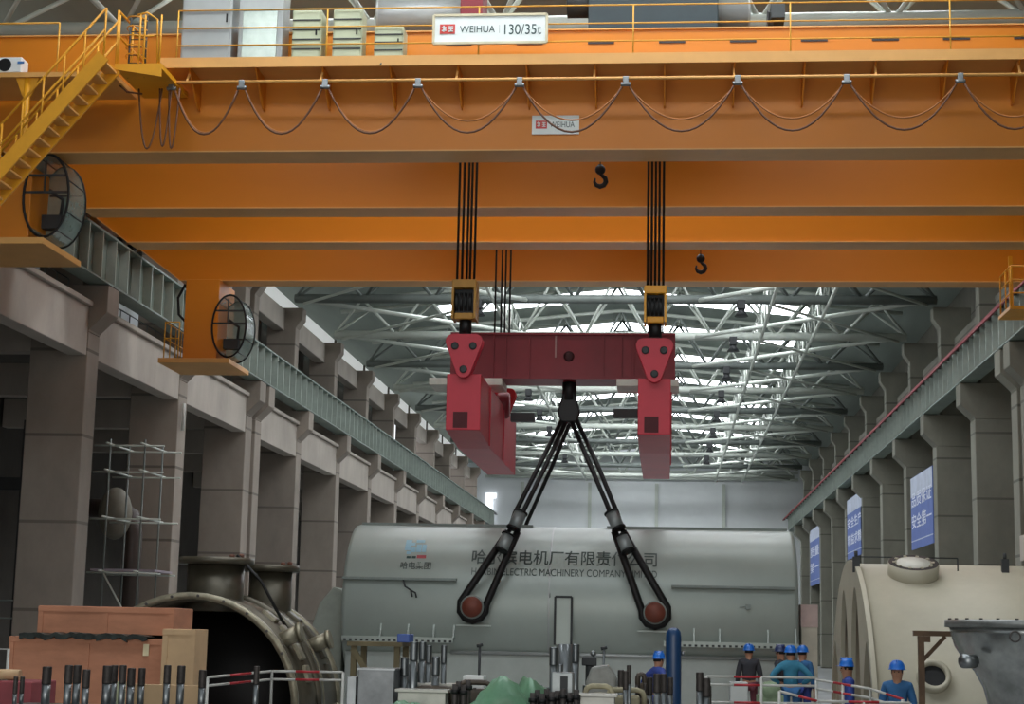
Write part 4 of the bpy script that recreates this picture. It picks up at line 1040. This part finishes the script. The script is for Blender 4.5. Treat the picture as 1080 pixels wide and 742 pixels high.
# ------------------------------------------------------------------ cream casing on the right
VY, VR = 31.0, 3.6
vx0 = at(895, 600, VY).x; vx1 = vx0+5; VZ = at(893, 594, VY).z - VR
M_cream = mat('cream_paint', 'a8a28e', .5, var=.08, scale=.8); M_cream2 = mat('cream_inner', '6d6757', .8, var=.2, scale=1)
t = thing('condenser_shell', 'huge cream half round casing shell standing at the right', 'casing', (vx0+4.5, VY, 0))
def vY(z, off=0): return VY - sqrt(max(0, VR**2-(z-VZ)**2)) - off
a_lo = math.asin(max(-1, min(1, (0.002-VZ)/VR)))
m = MB(); N = 64; prof = []
for k in range(N+1):
    v = a_lo+(pi-2*a_lo)*k/N; prof.append((v,))
outer = [(VY-VR*cos(p[0]), VZ+VR*sin(p[0])) for p in prof]; inner = [(VY-(VR-.12)*cos(p[0]), max(.002, VZ+(VR-.12)*sin(p[0]))) for p in prof]
vs = []; 
for x in (vx0+.08, vx1):
    vs += [(x, y, z) for y, z in outer]+[(x, y, z) for y, z in inner]
n1 = N+1; fs = []
for k in range(N):
    fs += [(k, k+1, 2*n1+k+1, 2*n1+k), (n1+k, n1+k+1, 3*n1+k+1, 3*n1+k), (2*n1+k, 2*n1+k+1, 3*n1+k+1, 3*n1+k), (k, k+1, n1+k+1, n1+k)]
fs += [(0, n1, 3*n1, 2*n1), (N, n1+N, 3*n1+N, 2*n1+N)]
m.add(vs, fs, True); o = m.build('shell', M_cream, t)
for p_ in o.data.polygons: p_.use_smooth = abs(p_.normal.x) < .5
# end plate with arched openings
def archplate(x0, x1, R, mt, name):
    low = []; S = 60
    for k in range(S+1):
        y = VY+R*.985-(2*R*.985)*k/S; f = (y-(VY-R))/(2*R)*4; fr = f-math.floor(f)
        h = 3.0*sqrt(max(0, 1-((fr-.5)/.46)**2)) if abs(fr-.5) < .46 else .002
        top = VZ+sqrt(max(0, R*R-(y-VY)**2)); low.append((y, min(h*(1 if abs(f-2) < 1 else .7)+.002, max(.003, top-.3))))
    pr = [(VY-R*cos(p[0]), VZ+R*sin(p[0])) for p in prof]
    pr = [q for q in pr if q[1] > .05]
    m = MB(); m.prism(pr+low, lambda u, v, k: (k, u, v), x0, x1); return m.build(name, mt, t)
archplate(vx0, vx0+.08, VR+.06, M_cream, 'end_plate')
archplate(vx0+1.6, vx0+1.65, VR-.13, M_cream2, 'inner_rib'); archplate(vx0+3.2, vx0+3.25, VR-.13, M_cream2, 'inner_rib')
for xx in (at(1072, 640, 28.5).x,):
    m = MB(); m.lathe([(VR+.0, 0), (VR+.04, .01), (VR+.04, .05), (VR+.0, .06)], (xx, VY, VZ), (1,0,0), 72, -pi/2 if False else 0, 2*pi-.001, caps=False)
    m2 = MB(); vs = [v for v in m.v]; m.build('weld_seam', M_cream, t) if False else None
# top manhole ring
def von(px, py):
    Y = VY-1.5
    for _ in range(30):
        z = at(px, py, Y).z; z = min(z, VZ+VR-.001); Y = .5*Y+.5*vY(z)
    return at(px, py, Y)
def vring(px, py, r, h, name, closed):
    p = von(px, py); nrm = Vector((0, p.y-VY, p.z-VZ)).normalized()
    m = MB(); m.lathe([(r*.97, -.1), (r, .0), (r, h), (r*.72, h), (r*.72, h-.09), (r*.72, -.02)], p, nrm, 36, caps=False); rg = m.build(name, M_cream, t)
    m = MB(); m.lathe([(r*.72, h-.08), (.0, h-.08)], p, nrm, 36, caps=False); m.build(name+'_recess', M_black, rg)
    if closed:
        m = MB(); m.lathe([(r*.66, h-.07), (r*.66, h+.012), (0, h+.012)], p, nrm, 30, caps=False); m.build(name+'_cover', mat('cover_cream', 'c6c4b8', .5), rg)
        ref = nrm.cross(Vector((1,0,0))).normalized(); rx = Vector((1,0,0))
        m = MB(); m.lathe([(r*.985, h+.004), (r*.74, h+.004)], p, nrm, 36, caps=False); m.build(name+'_gasket', M_black, rg)
        for k in range(10):
            v = 2*pi*k/10; c = p+nrm*(h+.005)+(rx*cos(v)+ref*sin(v))*r*.82; d = (rx*cos(v)+ref*sin(v)); m = MB(); m.bar(c-d*r*.12, c-d*r*.0, .05, .03, nrm); m.build('clamp', M_cream, rg)
    return p
vring(963, 606, .43, .22, 'top_manhole', True)
pq = vring(984, 714.5, .27, .12, 'side_nozzle', False)
# handrail wires and lugs on top
railing([Vector((at(906, 590, VY-1).x, VY-1.0, vZ_ := VZ+sqrt(VR**2-1))), Vector((at(1010, 592, VY-1).x, VY-1.0, vZ_))], 0, .22, M_dark, t, r=.012, step=1.2, rails=(1,), name='top_wire')
for px in (903, 1060):
    x = at(px, 598, VY-1).x; m = MB(); m.box(x-.06, x+.06, VY-1.05, VY-.95, vZ_-.05, vZ_+.22); m.tube((x, VY-1, vZ_+.2), (x, VY-1, vZ_+.32), .03, 6); m.build('eye_lug', M_dark, t)
# pink and white cabinet behind, beside the generator end
t, a, b = part_box('pallet_cabinet', 'narrow pale cabinet with pinkish top standing at the generator end', 'cabinet', 845, 862, 638, 40, .8, 0, mat('cabinet_cream', 'c9c3b2', .6))
m = MB(); m.box(a.x-.01, b.x+.01, 39.98, 40.82, a.z-.5, a.z+.02); m.build('pink_hood', mat('hood_pink', 'c8b0aa', .6), t)
# ------------------------------------------------------------------ bell shaped hopper and rusty frame
hY = 22.0; hx = at(1092, 700, hY).x
z653 = at(1040, 654, hY).z
rr = lambda px: hx-at(px, 700, hY).x
zz = lambda py: at(1040, py, hY).z
t = thing('steel_hopper', 'dark bare steel bell shaped vessel with bolted top flange at far right', 'vessel', (hx, hY, 0))
prof = [(rr(1065), .002), (rr(1052), .4), (rr(1045), zz(760)), (rr(1041), zz(742)), (rr(1037), zz(725)), (rr(1028), zz(708)), (rr(1016), zz(694)), (rr(1008), zz(682)), (rr(1004), zz(668)), (rr(1003), zz(662))]
m = MB(); m.lathe(prof, (hx, hY, 0), (0,0,1), 56); m.build('bell_body', mat('hopper_steel', 'a6a9a7', .26, .85, var=.3, scale=2.5), t)
m = MB(); m.lathe([(rr(1003), zz(661.9)), (rr(998), zz(661.5)), (rr(998), zz(654)), (rr(1005), zz(653.5))], (hx, hY, 0), (0,0,1), 56); m.build('top_flange', mat('flange_steel', '8b8d8a', .4, .7, var=.2, scale=4), t)
for k in range(14):
    v = radians(185+k*12.5); x = hx+(rr(1001))*cos(v); y = hY+rr(1001)*sin(v); m = MB(); m.lathe([(.022, 0), (.022, .02)], (x, y, zz(654)), (0,0,1), 6); m.build('flange_bolt', M_rail, t)
a = at(1024, 697, hY-.6); m = MB(); m.lathe([(.085, -.05), (.085, .14), (.0, .14)], (a.x, hY-.62, a.z), (-.8,-.6,0), 20); m.build('side_stub', M_steel, t)
a = at(1071, 671, hY-1.12); m = MB(); m.ring((a.x, hY-1.1, a.z), (0,1,0), .06, .012); m.build('shackle', M_rail, t)
M_rust = mat('rusty_frame', '5a4634', .8, var=.3, scale=4)
t = thing('rusty_frame', 'rusty steel angle frame standing in front of the cream casing', 'frame', at(967, 742, 23))
a = at(963.5, 667, 23.2); b = at(1062, 669, 23.2)
for y in (23.2,):
    m = MB(); m.box(a.x+.06, a.x+.14, y, y+.08, .001, a.z-.04); m.build('post', M_rust, t)
    m = MB(); m.box(b.x-.08, b.x, y, y+.08, .001, a.z-.04); m.build('post', M_rust, t)
    m = MB(); m.box(a.x, b.x, y-.01, y+.09, a.z-.039, a.z+.03); m.build('top_bar', M_rust, t)
    m = MB(); m.bar((a.x+.12, y+.04, a.z-.36), (a.x+.42, y+.04, a.z-.04), .04, .05); m.build('brace', M_rust, t)
m = MB(); m.box(a.x+.14, a.x+.22, 23.2, 23.25, a.z-.12, a.z-.04); m.build('gusset', M_rust, t)

# ------------------------------------------------------------------ barriers
M_pw = mat('barrier_white', 'b9b9b2', .5); M_pr = mat('barrier_red', 'a5232c', .5)
def barrier(pts, rails, label, posts):
    """pts: pixels + depth of the top rail's bends; rails: drops in metres"""
    P = [at(*p) for p in pts]; t = thing('safety_barrier', label, 'barrier', (P[0].x, P[0].y, 0))
    for d in rails:
        for a, b in zip(P[:-1], P[1:]):
            n = max(2, round((b-a).length/.35)); m = MB(); m2 = MB()
            for k in range(n):
                (m if k % 4 == 1 else m2).tube(a.lerp(b, k/n)-Vector((0,0,d)), a.lerp(b, (k+1)/n)-Vector((0,0,d)), .017, 8)
            m.build('red_rail_bands', M_pr, t); m2.build('white_rail_bands', M_pw, t)
    for a, b in zip(P[:-1], P[1:]):
        n = max(1, round((b-a).length/posts))
        for k in range(n+1):
            q = a.lerp(b, k/n); m = MB(); m.tube((q.x, q.y, .001), (q.x, q.y, q.z), .02, 8); m.build('post', M_pw, t)
barrier([(219, 714, 22.5), (287, 707.5, 23.5), (362, 708.5, 23.5)], (0, .11), 'red and white pipe barrier in front of the dark turbine casing', 1.0)
barrier([(745, 713, 24), (861, 714.5, 24)], (0, .11, .35), 'red and white pipe barrier in front of the group of workers', .8)
barrier([(822, 728.5, 22.5), (862, 739, 22.5), (960, 741, 22.5)], (0, .15), 'low barrier with red band nearest the lone worker', .6)
barrier([(861, 716.5, 23.9), (918, 726, 23.0), (952, 737, 22.6)], (0, .12), 'sloping pipe barrier descending towards the lone worker', .5)
# boxes and boards behind the barrier
t, a, b = part_box('steel_sheet', 'pale upright sheet standing behind the barrier left of the workers', 'panel', 770, 789, 719, 26, .5, 0, M_cab)
p = at(812, 722, 26.5); m = MB(); m.ball((p.x, 26.5, p.z-.1), .18, 12, (1, .8, .9)); m.box(p.x-.2, p.x+.2, 26.4, 26.7, .001, p.z-.15)
solo(m, 'filled_sack', mat('sack_green', '7d8f72', .8, var=.2, scale=6), 'pale green sack standing behind the barrier near the workers', 'sack')
# long pale board at lower left, reddish pallet pieces
a = at(142, 721, 19.9); b = at(211, 723, 19.9); m = MB(); m.box(a.x, b.x, 19.9, 20.0, ZBED+.002, a.z)
solo(m, 'pale_board', M_wood2, 'long pale board standing behind the studs at lower left', 'board', bevel=.005)
a = at(118, 718, 19.75); b = at(131, 735, 19.75); m = MB(); m.box(a.x, b.x, 19.75, 19.8, ZBED+.002, a.z)
solo(m, 'pale_card', mat('card_green', 'b9bf9b', .7), 'small pale greenish card between the studs at lower left', 'card')
a = at(-5, 716, 21.5); b = at(34, 716, 21.5); m = MB(); m.box(a.x, b.x, 21.5, 22.4, .002, a.z-.02)
solo(m, 'red_crate', mat('crate_red', '8b3f44', .7, var=.15), 'dull red crate at the bottom left corner', 'crate', bevel=.02)
a = at(2, 708, 21.8); b = at(22, 704, 21.8); zc_ = at(10, 716, 21.5).z-.02
m = MB(); m.tube((a.x-.2, 21.8, zc_+.07), (b.x, 21.8, zc_+.07), .07, 12)
solo(m, 'cardboard_roll', M_wood2, 'tan cardboard roll lying on the dull red crate', 'roll')
a = at(-2, 684, 26); b = at(9, 684, 26)
m = MB(); m.path([(a.x-.3, 26, .001), (a.x-.3, 26, a.z), (b.x, 26, a.z), (b.x, 26, .001)], .025, 8); m.tube((a.x-.3, 26, a.z-.45), (b.x, 26, a.z-.45), .02, 8)
solo(m, 'tube_frame', M_pw, 'pale tubular frame at the left edge beside the crates', 'frame')

# ------------------------------------------------------------------ left aisle: scaffold, pipe, duct
def px_x(px, Y): return at(px, 500, Y).x
t = thing('scaffold_tower', 'tube scaffold tower with brace standing in the first left bay', 'scaffold', (px_x(150, 50), 50, 0))
xs_ = [px_x(124, 50), px_x(160, 50)]
for x in xs_:
    for y in (49.2, 51):
        m = MB(); m.tube((x, y, .001), (x, y, 7.6), .03, 6); m.build('standard', M_pipe2, t)
for z in (2.2, 3.6, 5.2, 6.6, 7.4):
    m = MB()
    for y in (49.2, 51): m.tube((xs_[0]-.5, y, z), (xs_[1]+.6, y, z), .03, 6)
    for x in xs_: m.tube((x, 48.8, z+.05), (x, 51.4, z+.05), .03, 6)
    m.build('ledgers', M_pipe, t)
m = MB(); m.tube((xs_[0], 49.2, 3.6), (xs_[1]+.4, 49.2, 1.2), .03, 6); m.build('brace', M_pipe, t)
m = MB(); m.box(xs_[0]-.4, xs_[1]+.5, 49.2, 51, 3.66, 3.72); m.build('deck_boards', mat('scaf_board', '9a8f98', .7), t)
p = at(123, 534, 51.5); t = thing('ventilation_duct', 'dark bulging pipe elbow rising behind the scaffold', 'pipe', (p.x, 51.5, 0))
m = MB(); m.path([(p.x-1.2, 52.2, p.z), (p.x-.2, 52.2, p.z), (p.x+.25, 52.2, p.z-.25), (p.x+.35, 52.2, p.z-.8), (p.x+.35, 52.2, .001)], .3, 16); m.build('elbow_pipe', mat('pipe_brown', '3f332c', .5), t)
m = MB(); m.ball((p.x-.1, 51.7, p.z-.2), .75, 20, (.7, .7, 1.1)); m.build('bulb', mat('bulb_grey', '6f6a5c', .6), t)
p = at(12, 620, 40); m = MB()
t = thing('steel_portal', 'dark steel frame and brace at the far left between the columns', 'frame', (p.x, 52, 0))
x0 = px_x(28, 52); m = MB(); m.box(x0-.2, x0+.2, 52, 52.3, .001, 8.5); m.build('post', M_dark, t)
m = MB(); z = at(10, 510, 52).z; m.box(x0-3, x0+.2, 51.9, 52.0, z-.2, z+.2); m.build('beam', M_dark, t)
m = MB(); z2 = at(10, 633, 52).z
for dz in (0, -.55): m.tube((x0-3, 51.8, z2+dz), (x0+.1, 51.8, z2+dz), .03, 6)
m.build('rails', M_pipe2, t)
for i, (px, pyt, Y) in enumerate(((234, 460, 75), )):
    x = px_x(236, 66); m = MB(); m.tube((x, 66, .001), (x, 66, 8.9), .07, 8)
    solo(m, 'rust_downpipe', mat('downpipe', '5c3a34', .6), 'thin rust red pipe rising between the left columns behind the casing', 'pipe')
# railings on the edge beams, left
for i, (y0, y1) in enumerate(((36.5, 44.6), (46.5, 53.6), (55.5, 62.5))):
    t = thing('edge_railing', 'thin dark railing on top of the left edge beam, %s length from the near end' % ORD[i], 'railing', (XLC-.3, y0, 8.9+CZ), 'railings on the left edge beams')
    z = 8.901+CZ
    railing([(XLC-.5, y0, z), (XLC-.5, y1, z)], z, .55, M_pipe2, t, r=.018, step=.9, rails=(1, .5))
# white pipe elbow fixture on the left column
p = at(206, 440, 54.0)
m = MB(); m.path([(XLC+.1, 54.3, p.z+.5), (XLC+.12, 54.3, p.z), (XLC+.1, 54.3, p.z-.4)], .06, 8)
solo(m, 'column_fitting', M_pw, 'white pipe fitting fixed high on a left concrete column', 'pipe fitting')
# ------------------------------------------------------------------ banners on the right
def banner(pxa, pxb, pyt, pyb, label, lines):
    X = XRC+.02
    # depth where the X plane is seen at px
    def Yof(px):
        lo, hi = 20, 160
        for _ in range(50):
            mid = (lo+hi)/2
            if at(px, 520, mid).x < X: lo = mid
            else: hi = mid
        return lo
    Ya, Yb = Yof(pxb), Yof(pxa)       # near, far
    zt = at(pxa, pyt, Yb).z; zb = at(pxa, pyb, Yb).z
    t = thing('wall_banner', label, 'banner', (X, (Ya+Yb)/2, zb), 'blue banners on the right columns')
    m = MB(); m.box(X-.02, X+.02, Ya, Yb, zb, zt); m.build('cloth', mat('banner_blue', '5a6fae', .7, var=.08, scale=1), t)
    m = MB(); m.box(X-.025, X-.021, Ya+.02, Yb-.02, zt-.9, zt-.02); m.box(X-.025, X-.021, Ya+.02, Yb-.02, zb+.35, zb+.4); m.build('pale_header', mat('banner_pale', 'b7bfd0', .7), t)
    off = OFF[t.name]
    for k, (s, u0, u1) in enumerate(lines):
        me = text_mesh(s, 1, .003, .01); vs = [v.co.copy() for v in me.vertices]
        ax, bx = min(v.x for v in vs), max(v.x for v in vs); ay, by = min(v.y for v in vs), max(v.y for v in vs)
        for v in me.vertices:
            y = Yb-.3-(v.co.x-ax)/(bx-ax)*(Yb-Ya-.6); z = zb+(zt-zb)*(u0+(v.co.y-ay)/(by-ay)*(u1-u0)); v.co = Vector((X-.03-v.co.z*.5, y, z))-off
        me.materials.clear(); me.materials.append(mat('banner_text', 'd5dbea', .7)); o = bpy.data.objects.new('lettering', me); C.collection.objects.link(o); o.parent = t
banner(961, 984, 505, 580, 'large blue banner with two rows of white characters, nearest of the three', (('品质保证', .58, .78), ('安全第一', .28, .48)))
banner(893.5, 909, 528, 590, 'blue banner with pale header, middle one of the three on the right', (('安全生产', .5, .68), ('精益求精', .22, .4)))
banner(854, 864, 560, 618, 'small distant blue banner, farthest of the three on the right', (('质量', .5, .68), ('第一', .22, .4)))
# concrete landing beam on the right side
a = at(1047, 556, 50); m = MB(); m.box(XRC-.3, XRC+2.4, 44, 53.7, at(1047, 585, 50).z, a.z)
solo(m, 'landing_beam', M_beam, 'pale concrete beam low between the nearest right columns', 'beam', bevel=.03)
# ------------------------------------------------------------------ people
M_skin = mat('skin', 'a97b60', .6, var=.05, scale=20); M_hair = mat('hair', '171412', .7)
def skinmesh(name, verts, edges, radii, mt, parent, root=0, sub=1):
    me = bpy.data.meshes.new(name); me.from_pydata([Vector(v) for v in verts], edges, [])
    o = bpy.data.objects.new(name, me); C.collection.objects.link(o); o.parent = parent
    me.materials.append(mt)
    s = o.modifiers.new('skin', 'SKIN'); s.use_smooth_shade = True; s.branch_smoothing = .4
    L = me.skin_vertices[0].data
    for i, r in enumerate(radii):
        L[i].radius = r if isinstance(r, tuple) else (r, r); L[i].use_root = (i == root)
    b = o.modifiers.new('sub', 'SUBSURF'); b.levels = sub; b.render_levels = sub
    return o
def person(px, py, Y, head, label, top, legs, arms='down', bend=0, helmet=True, skin=M_skin, turn=0, hc=None):
    """head: heading in degrees (0 = facing away from the camera, 180 = facing it)"""
    p = at(px, py, Y); H = 1.80; z0 = p.z-H; z0 = 0 if abs(z0) < .12 else z0
    t = thing('person', label, 'person', (p.x, Y, z0)); t.rotation_euler = (0, 0, radians(head))
    def B(v):      # bend the trunk forward about the hips
        x, y, z = v
        if z > .95:
            a = radians(bend); dz = z-.95; return (x, y+dz*sin(a), .95+dz*cos(a)+0*y)
        return (x, y, z)
    lean = {}
    J = {'pel': (0,0,.98), 'wai': (0,0,1.12), 'che': (0,-.0,1.32), 'nec': (0,0,1.48), 'hd0': (0,.015,1.53), 'hd1': (0,.02,1.615), 'hd2': (0,.015,1.69)}
    for s, k in ((-1,'l'), (1,'r')):
        J['sh'+k] = (.175*s, -.005, 1.42)
        if arms == 'down': J['el'+k] = (.24*s, -.02, 1.14); J['wr'+k] = (.25*s, .05, .90)
        elif arms == 'hips': J['el'+k] = (.40*s, -.10, 1.18); J['wr'+k] = (.20*s, .08, 1.04)
        elif arms == 'fwd': J['el'+k] = (.24*s, .10, 1.17); J['wr'+k] = (.14*s, .34, 1.22)
        J['hp'+k] = (.095*s, 0, .92); J['kn'+k] = (.11*s, .02, .50); J['an'+k] = (.12*s, -.02, .09); J['to'+k] = (.13*s, .13, .04)
    J = {k: B(v) for k, v in J.items()}
    def hand(s, k):
        w = Vector(J['wr'+k]); e = Vector(J['el'+k]); d = (w-e).normalized(); side = Vector((s, 0, 0)); side = (side-d*side.dot(d)).normalized(); n = d.cross(side).normalized()
        V = [w+d*.05, w+d*.09]; E = [(0,1)]; R_ = [(.026,.018), (.034,.016)]
        fr = 1
        for q, (off, L) in enumerate(((-.03,.068),(-.01,.08),(.01,.075),(.03,.06))):
            b = len(V); V += [w+d*.10+n*off, w+d*(.10+L*.5)+n*off*1.1+side*(-.01), w+d*(.10+L)+n*off*1.1+side*(-.03)]; E += [(fr, b), (b, b+1), (b+1, b+2)]; R_ += [.0095, .009, .0075]
        b = len(V); V += [w+d*.06+n*.04, w+d*.10+n*.06-side*.01]; E += [(0, b), (b, b+1)]; R_ += [.011, .009]
        return V, E, R_
    names = list(J); V = [J[k] for k in names]; idx = {k: i for i, k in enumerate(names)}
    rad = {'pel': (.15,.11), 'wai': (.14,.10), 'che': (.16,.115), 'nec': .058, 'hd0': (.078,.085), 'hd1': (.098,.112), 'hd2': (.092,.105)}
    for k in 'lr': rad.update({'sh'+k: .062, 'el'+k: .045, 'wr'+k: .03, 'hp'+k: .085, 'kn'+k: .058, 'an'+k: .038, 'to'+k: .035})
    E = [('pel','wai'),('wai','che'),('che','nec'),('nec','hd0'),('hd0','hd1'),('hd1','hd2')]
    for k in 'lr': E += [('che','sh'+k),('sh'+k,'el'+k),('el'+k,'wr'+k),('pel','hp'+k),('hp'+k,'kn'+k),('kn'+k,'an'+k),('an'+k,'to'+k)]
    Ei = [(idx[a], idx[b]) for a, b in E]; R_ = [rad[k] for k in names]
    R_ = [tuple(x*.9 for x in r) if isinstance(r, tuple) and i < 3 else r for i, r in enumerate(R_)]
    V = list(V)
    for s, k in ((-1,'l'), (1,'r')):
        hv, he, hr = hand(s, k); b = len(V); V += hv; Ei += [(a+b, c+b) for a, c in he]+[(idx['wr'+k], b)]; R_ += hr
    skinmesh('body', V, Ei, R_, skin, t, 0)
    # overall: jacket and trousers
    def sub(ks, es, sc, name, mt, root, extra=None):
        n2 = list(ks); ii = {k: i for i, k in enumerate(n2)}; rr_ = []
        for k in n2:
            r = rad[k]; a = sc.get(k[:2], 1.2); rr_.append(tuple(x*a for x in r) if isinstance(r, tuple) else r*a)
        skinmesh(name, [J[k] for k in n2], [(ii[a], ii[b]) for a, b in es], rr_, mt, t, ii[root])
    J['col'] = tuple(Vector(J['nec'])+Vector((0,-.005,.045))); rad['col'] = (.078,.075); J['yok'] = tuple(Vector(J['che'])*.3+Vector(J['nec'])*.7); rad['yok'] = (.165,.1)
    for k in 'lr': J['cu'+k] = tuple(Vector(J['el'+k]).lerp(Vector(J['wr'+k]), .9)); rad['cu'+k] = .042; J['tr'+k] = tuple(Vector(J['kn'+k]).lerp(Vector(J['an'+k]), .92)); rad['tr'+k] = .065
    ks = ['pel','wai','che','yok','col']+[a+k for k in 'lr' for a in ('sh','el','cu')]
    sub(ks, [('pel','wai'),('wai','che'),('che','yok'),('yok','col')]+[e for k in 'lr' for e in (('yok','sh'+k),('sh'+k,'el'+k),('el'+k,'cu'+k))], {'pe':1.13,'wa':1.13,'ch':1.16,'yo':1.1,'co':1.05,'sh':1.35,'el':1.4,'cu':1.15}, 'work_jacket', top, 'pel')
    ks = ['pel']+[a+k for k in 'lr' for a in ('hp','kn','tr')]
    sub(ks, [e for k in 'lr' for e in (('pel','hp'+k),('hp'+k,'kn'+k),('kn'+k,'tr'+k))], {'pe':1.08,'hp':1.2,'kn':1.3,'tr':1.15}, 'trousers', legs, 'pel')
    for s, k in ((-1,'l'), (1,'r')):
        x = J['an'+k][0]; m = MB(); m.prism([(-.09,0),(.17,0),(.18,.04),(.10,.075),(.03,.12),(-.08,.12)], lambda u, v, q: (x+q, u-.0, v+.002), -.045, .045); add_part(m, 'boot', M_black, t)
    h = Vector(J['hd1']); tu = radians(turn); cs, sn = cos(tu), sin(tu)
    def hl(x, y, z): return (h.x+x*cs-y*sn, h.y+x*sn+y*cs, h.z+z)
    for s in (-1, 1):
        m = MB(); m.ball(hl(.031*s, .088, .012), .011, 8); add_part(m, 'eye', M_hair, t)
        m = MB(); m.ball(hl(.082*s, .0, .0), .022, 8, (.5, .8, 1.3)); add_part(m, 'ear', skin, t)
    m = MB(); m.prism([(-.014, -.03), (.014, -.03), (.005, .02), (-.005, .02)], lambda u, v, q: hl(u, .085+q*(1 if v < 0 else .4), v), -.01, .028); add_part(m, 'nose', skin, t, .004)
    m = MB(); m.bar(hl(-.022, .086, -.052), hl(.022, .086, -.052), .008, .008); add_part(m, 'mouth', mat('lips', '7a4a40', .6), t)
    m = MB(); m.lathe([(.088,-.03),(.09,.03),(.085,.07),(.05,.1),(0,.108)], hl(0, -.014, .02), (0,0,1), 18, sy=1.08); add_part(m, 'hair', M_hair, t)
    if helmet:
        m = MB(); m.lathe([(.135,.0),(.132,.008),(.118,.02),(.116,.06),(.10,.10),(.065,.135),(0,.15)], hl(0, .0, .045), (0,0,1), 24, sy=1.0, sx=1.0); hm = add_part(m, 'helmet', hc or M_blue, t)
        m = MB(); m.box(h.x-.012, h.x+.012, h.y-.1, h.y+.1, h.z+.15, h.z+.192); add_part(m, 'helmet_ridge', hc or M_blue, hm, .01)
        m = MB(); m.prism([(-.075, .1), (.075, .1), (.06, .165), (-.06, .165)], lambda u, v, q: hl(u, v, q), .048, .056); add_part(m, 'helmet_peak', hc or M_blue, hm)
    return t
def add_part(m, name, mt, t, bevel=0):
    save = OFF.get(t.name); OFF[t.name] = Vector(); o = m.build(name, mt, t, bevel); 
    if save is None: OFF.pop(t.name)
    else: OFF[t.name] = save
    OFF[o.name] = Vector(); return o
M_wb = mat('work_blue', '2d5f8e', .8, var=.12, scale=6); M_wn = mat('work_navy', '2b3f86', .8, var=.12, scale=6); M_wt = mat('work_teal', '2f7590', .8, var=.12, scale=6)
M_wd = mat('work_dark', '33343a', .85, var=.12, scale=6); M_wm = mat('work_maroon', '5a2f3a', .8); M_wg = mat('trouser_dark', '26302a', .8)
person(946, 692, 26.6, 168, 'worker in blue jacket and blue helmet facing the camera alone at right', M_wb, M_wb, 'down')
person(894, 686.5, 28.6, 90, 'worker in navy jacket and blue helmet seen side on before the cream casing', M_wn, M_wn, 'down')
# low deck the group stands on
YD = 34.4
a = at(770, 742, YD); b = at(866, 742, YD); m = MB()
zd = .16
m.box(a.x, b.x, 33.4, 38, .06, zd)
for x in (a.x+.1, (a.x+b.x)/2, b.x-.2): m.box(x, x+.1, 33.4, 38, .001, .06)
solo(m, 'low_deck', M_wood, 'low timber deck under the group of workers in front of the generator', 'platform')
def ppl(px, py, Y, *a, **k):
    t = person(px, py, Y, *a, **k); t.location.z = k.get('zz', zd+.002); return t
ppl(790, 677, 37.0, 5, 'worker in dark grey jacket and blue helmet with back turned, apart from the group', M_wd, M_wm, 'down')
ppl(834, 678, 34.0, 0, 'worker in teal blue jacket with hands on hips, back to the camera', M_wt, M_wb, 'hips')
ppl(846, 684, 35.6, -35, 'worker in blue mostly hidden behind the one with hands on hips', M_wb, M_wn, 'down')
ppl(824, 683, 36.0, 60, 'dark clothed worker behind the left shoulder of the teal blue worker', M_wd, M_wd, 'down', helmet=True, hc=mat('helmet_navy', '1c2f5c', .4))
person(694, 680, 33, -55, 'worker in violet blue jacket partly behind the dark blue cylinder', M_wn, M_wn, 'hips')
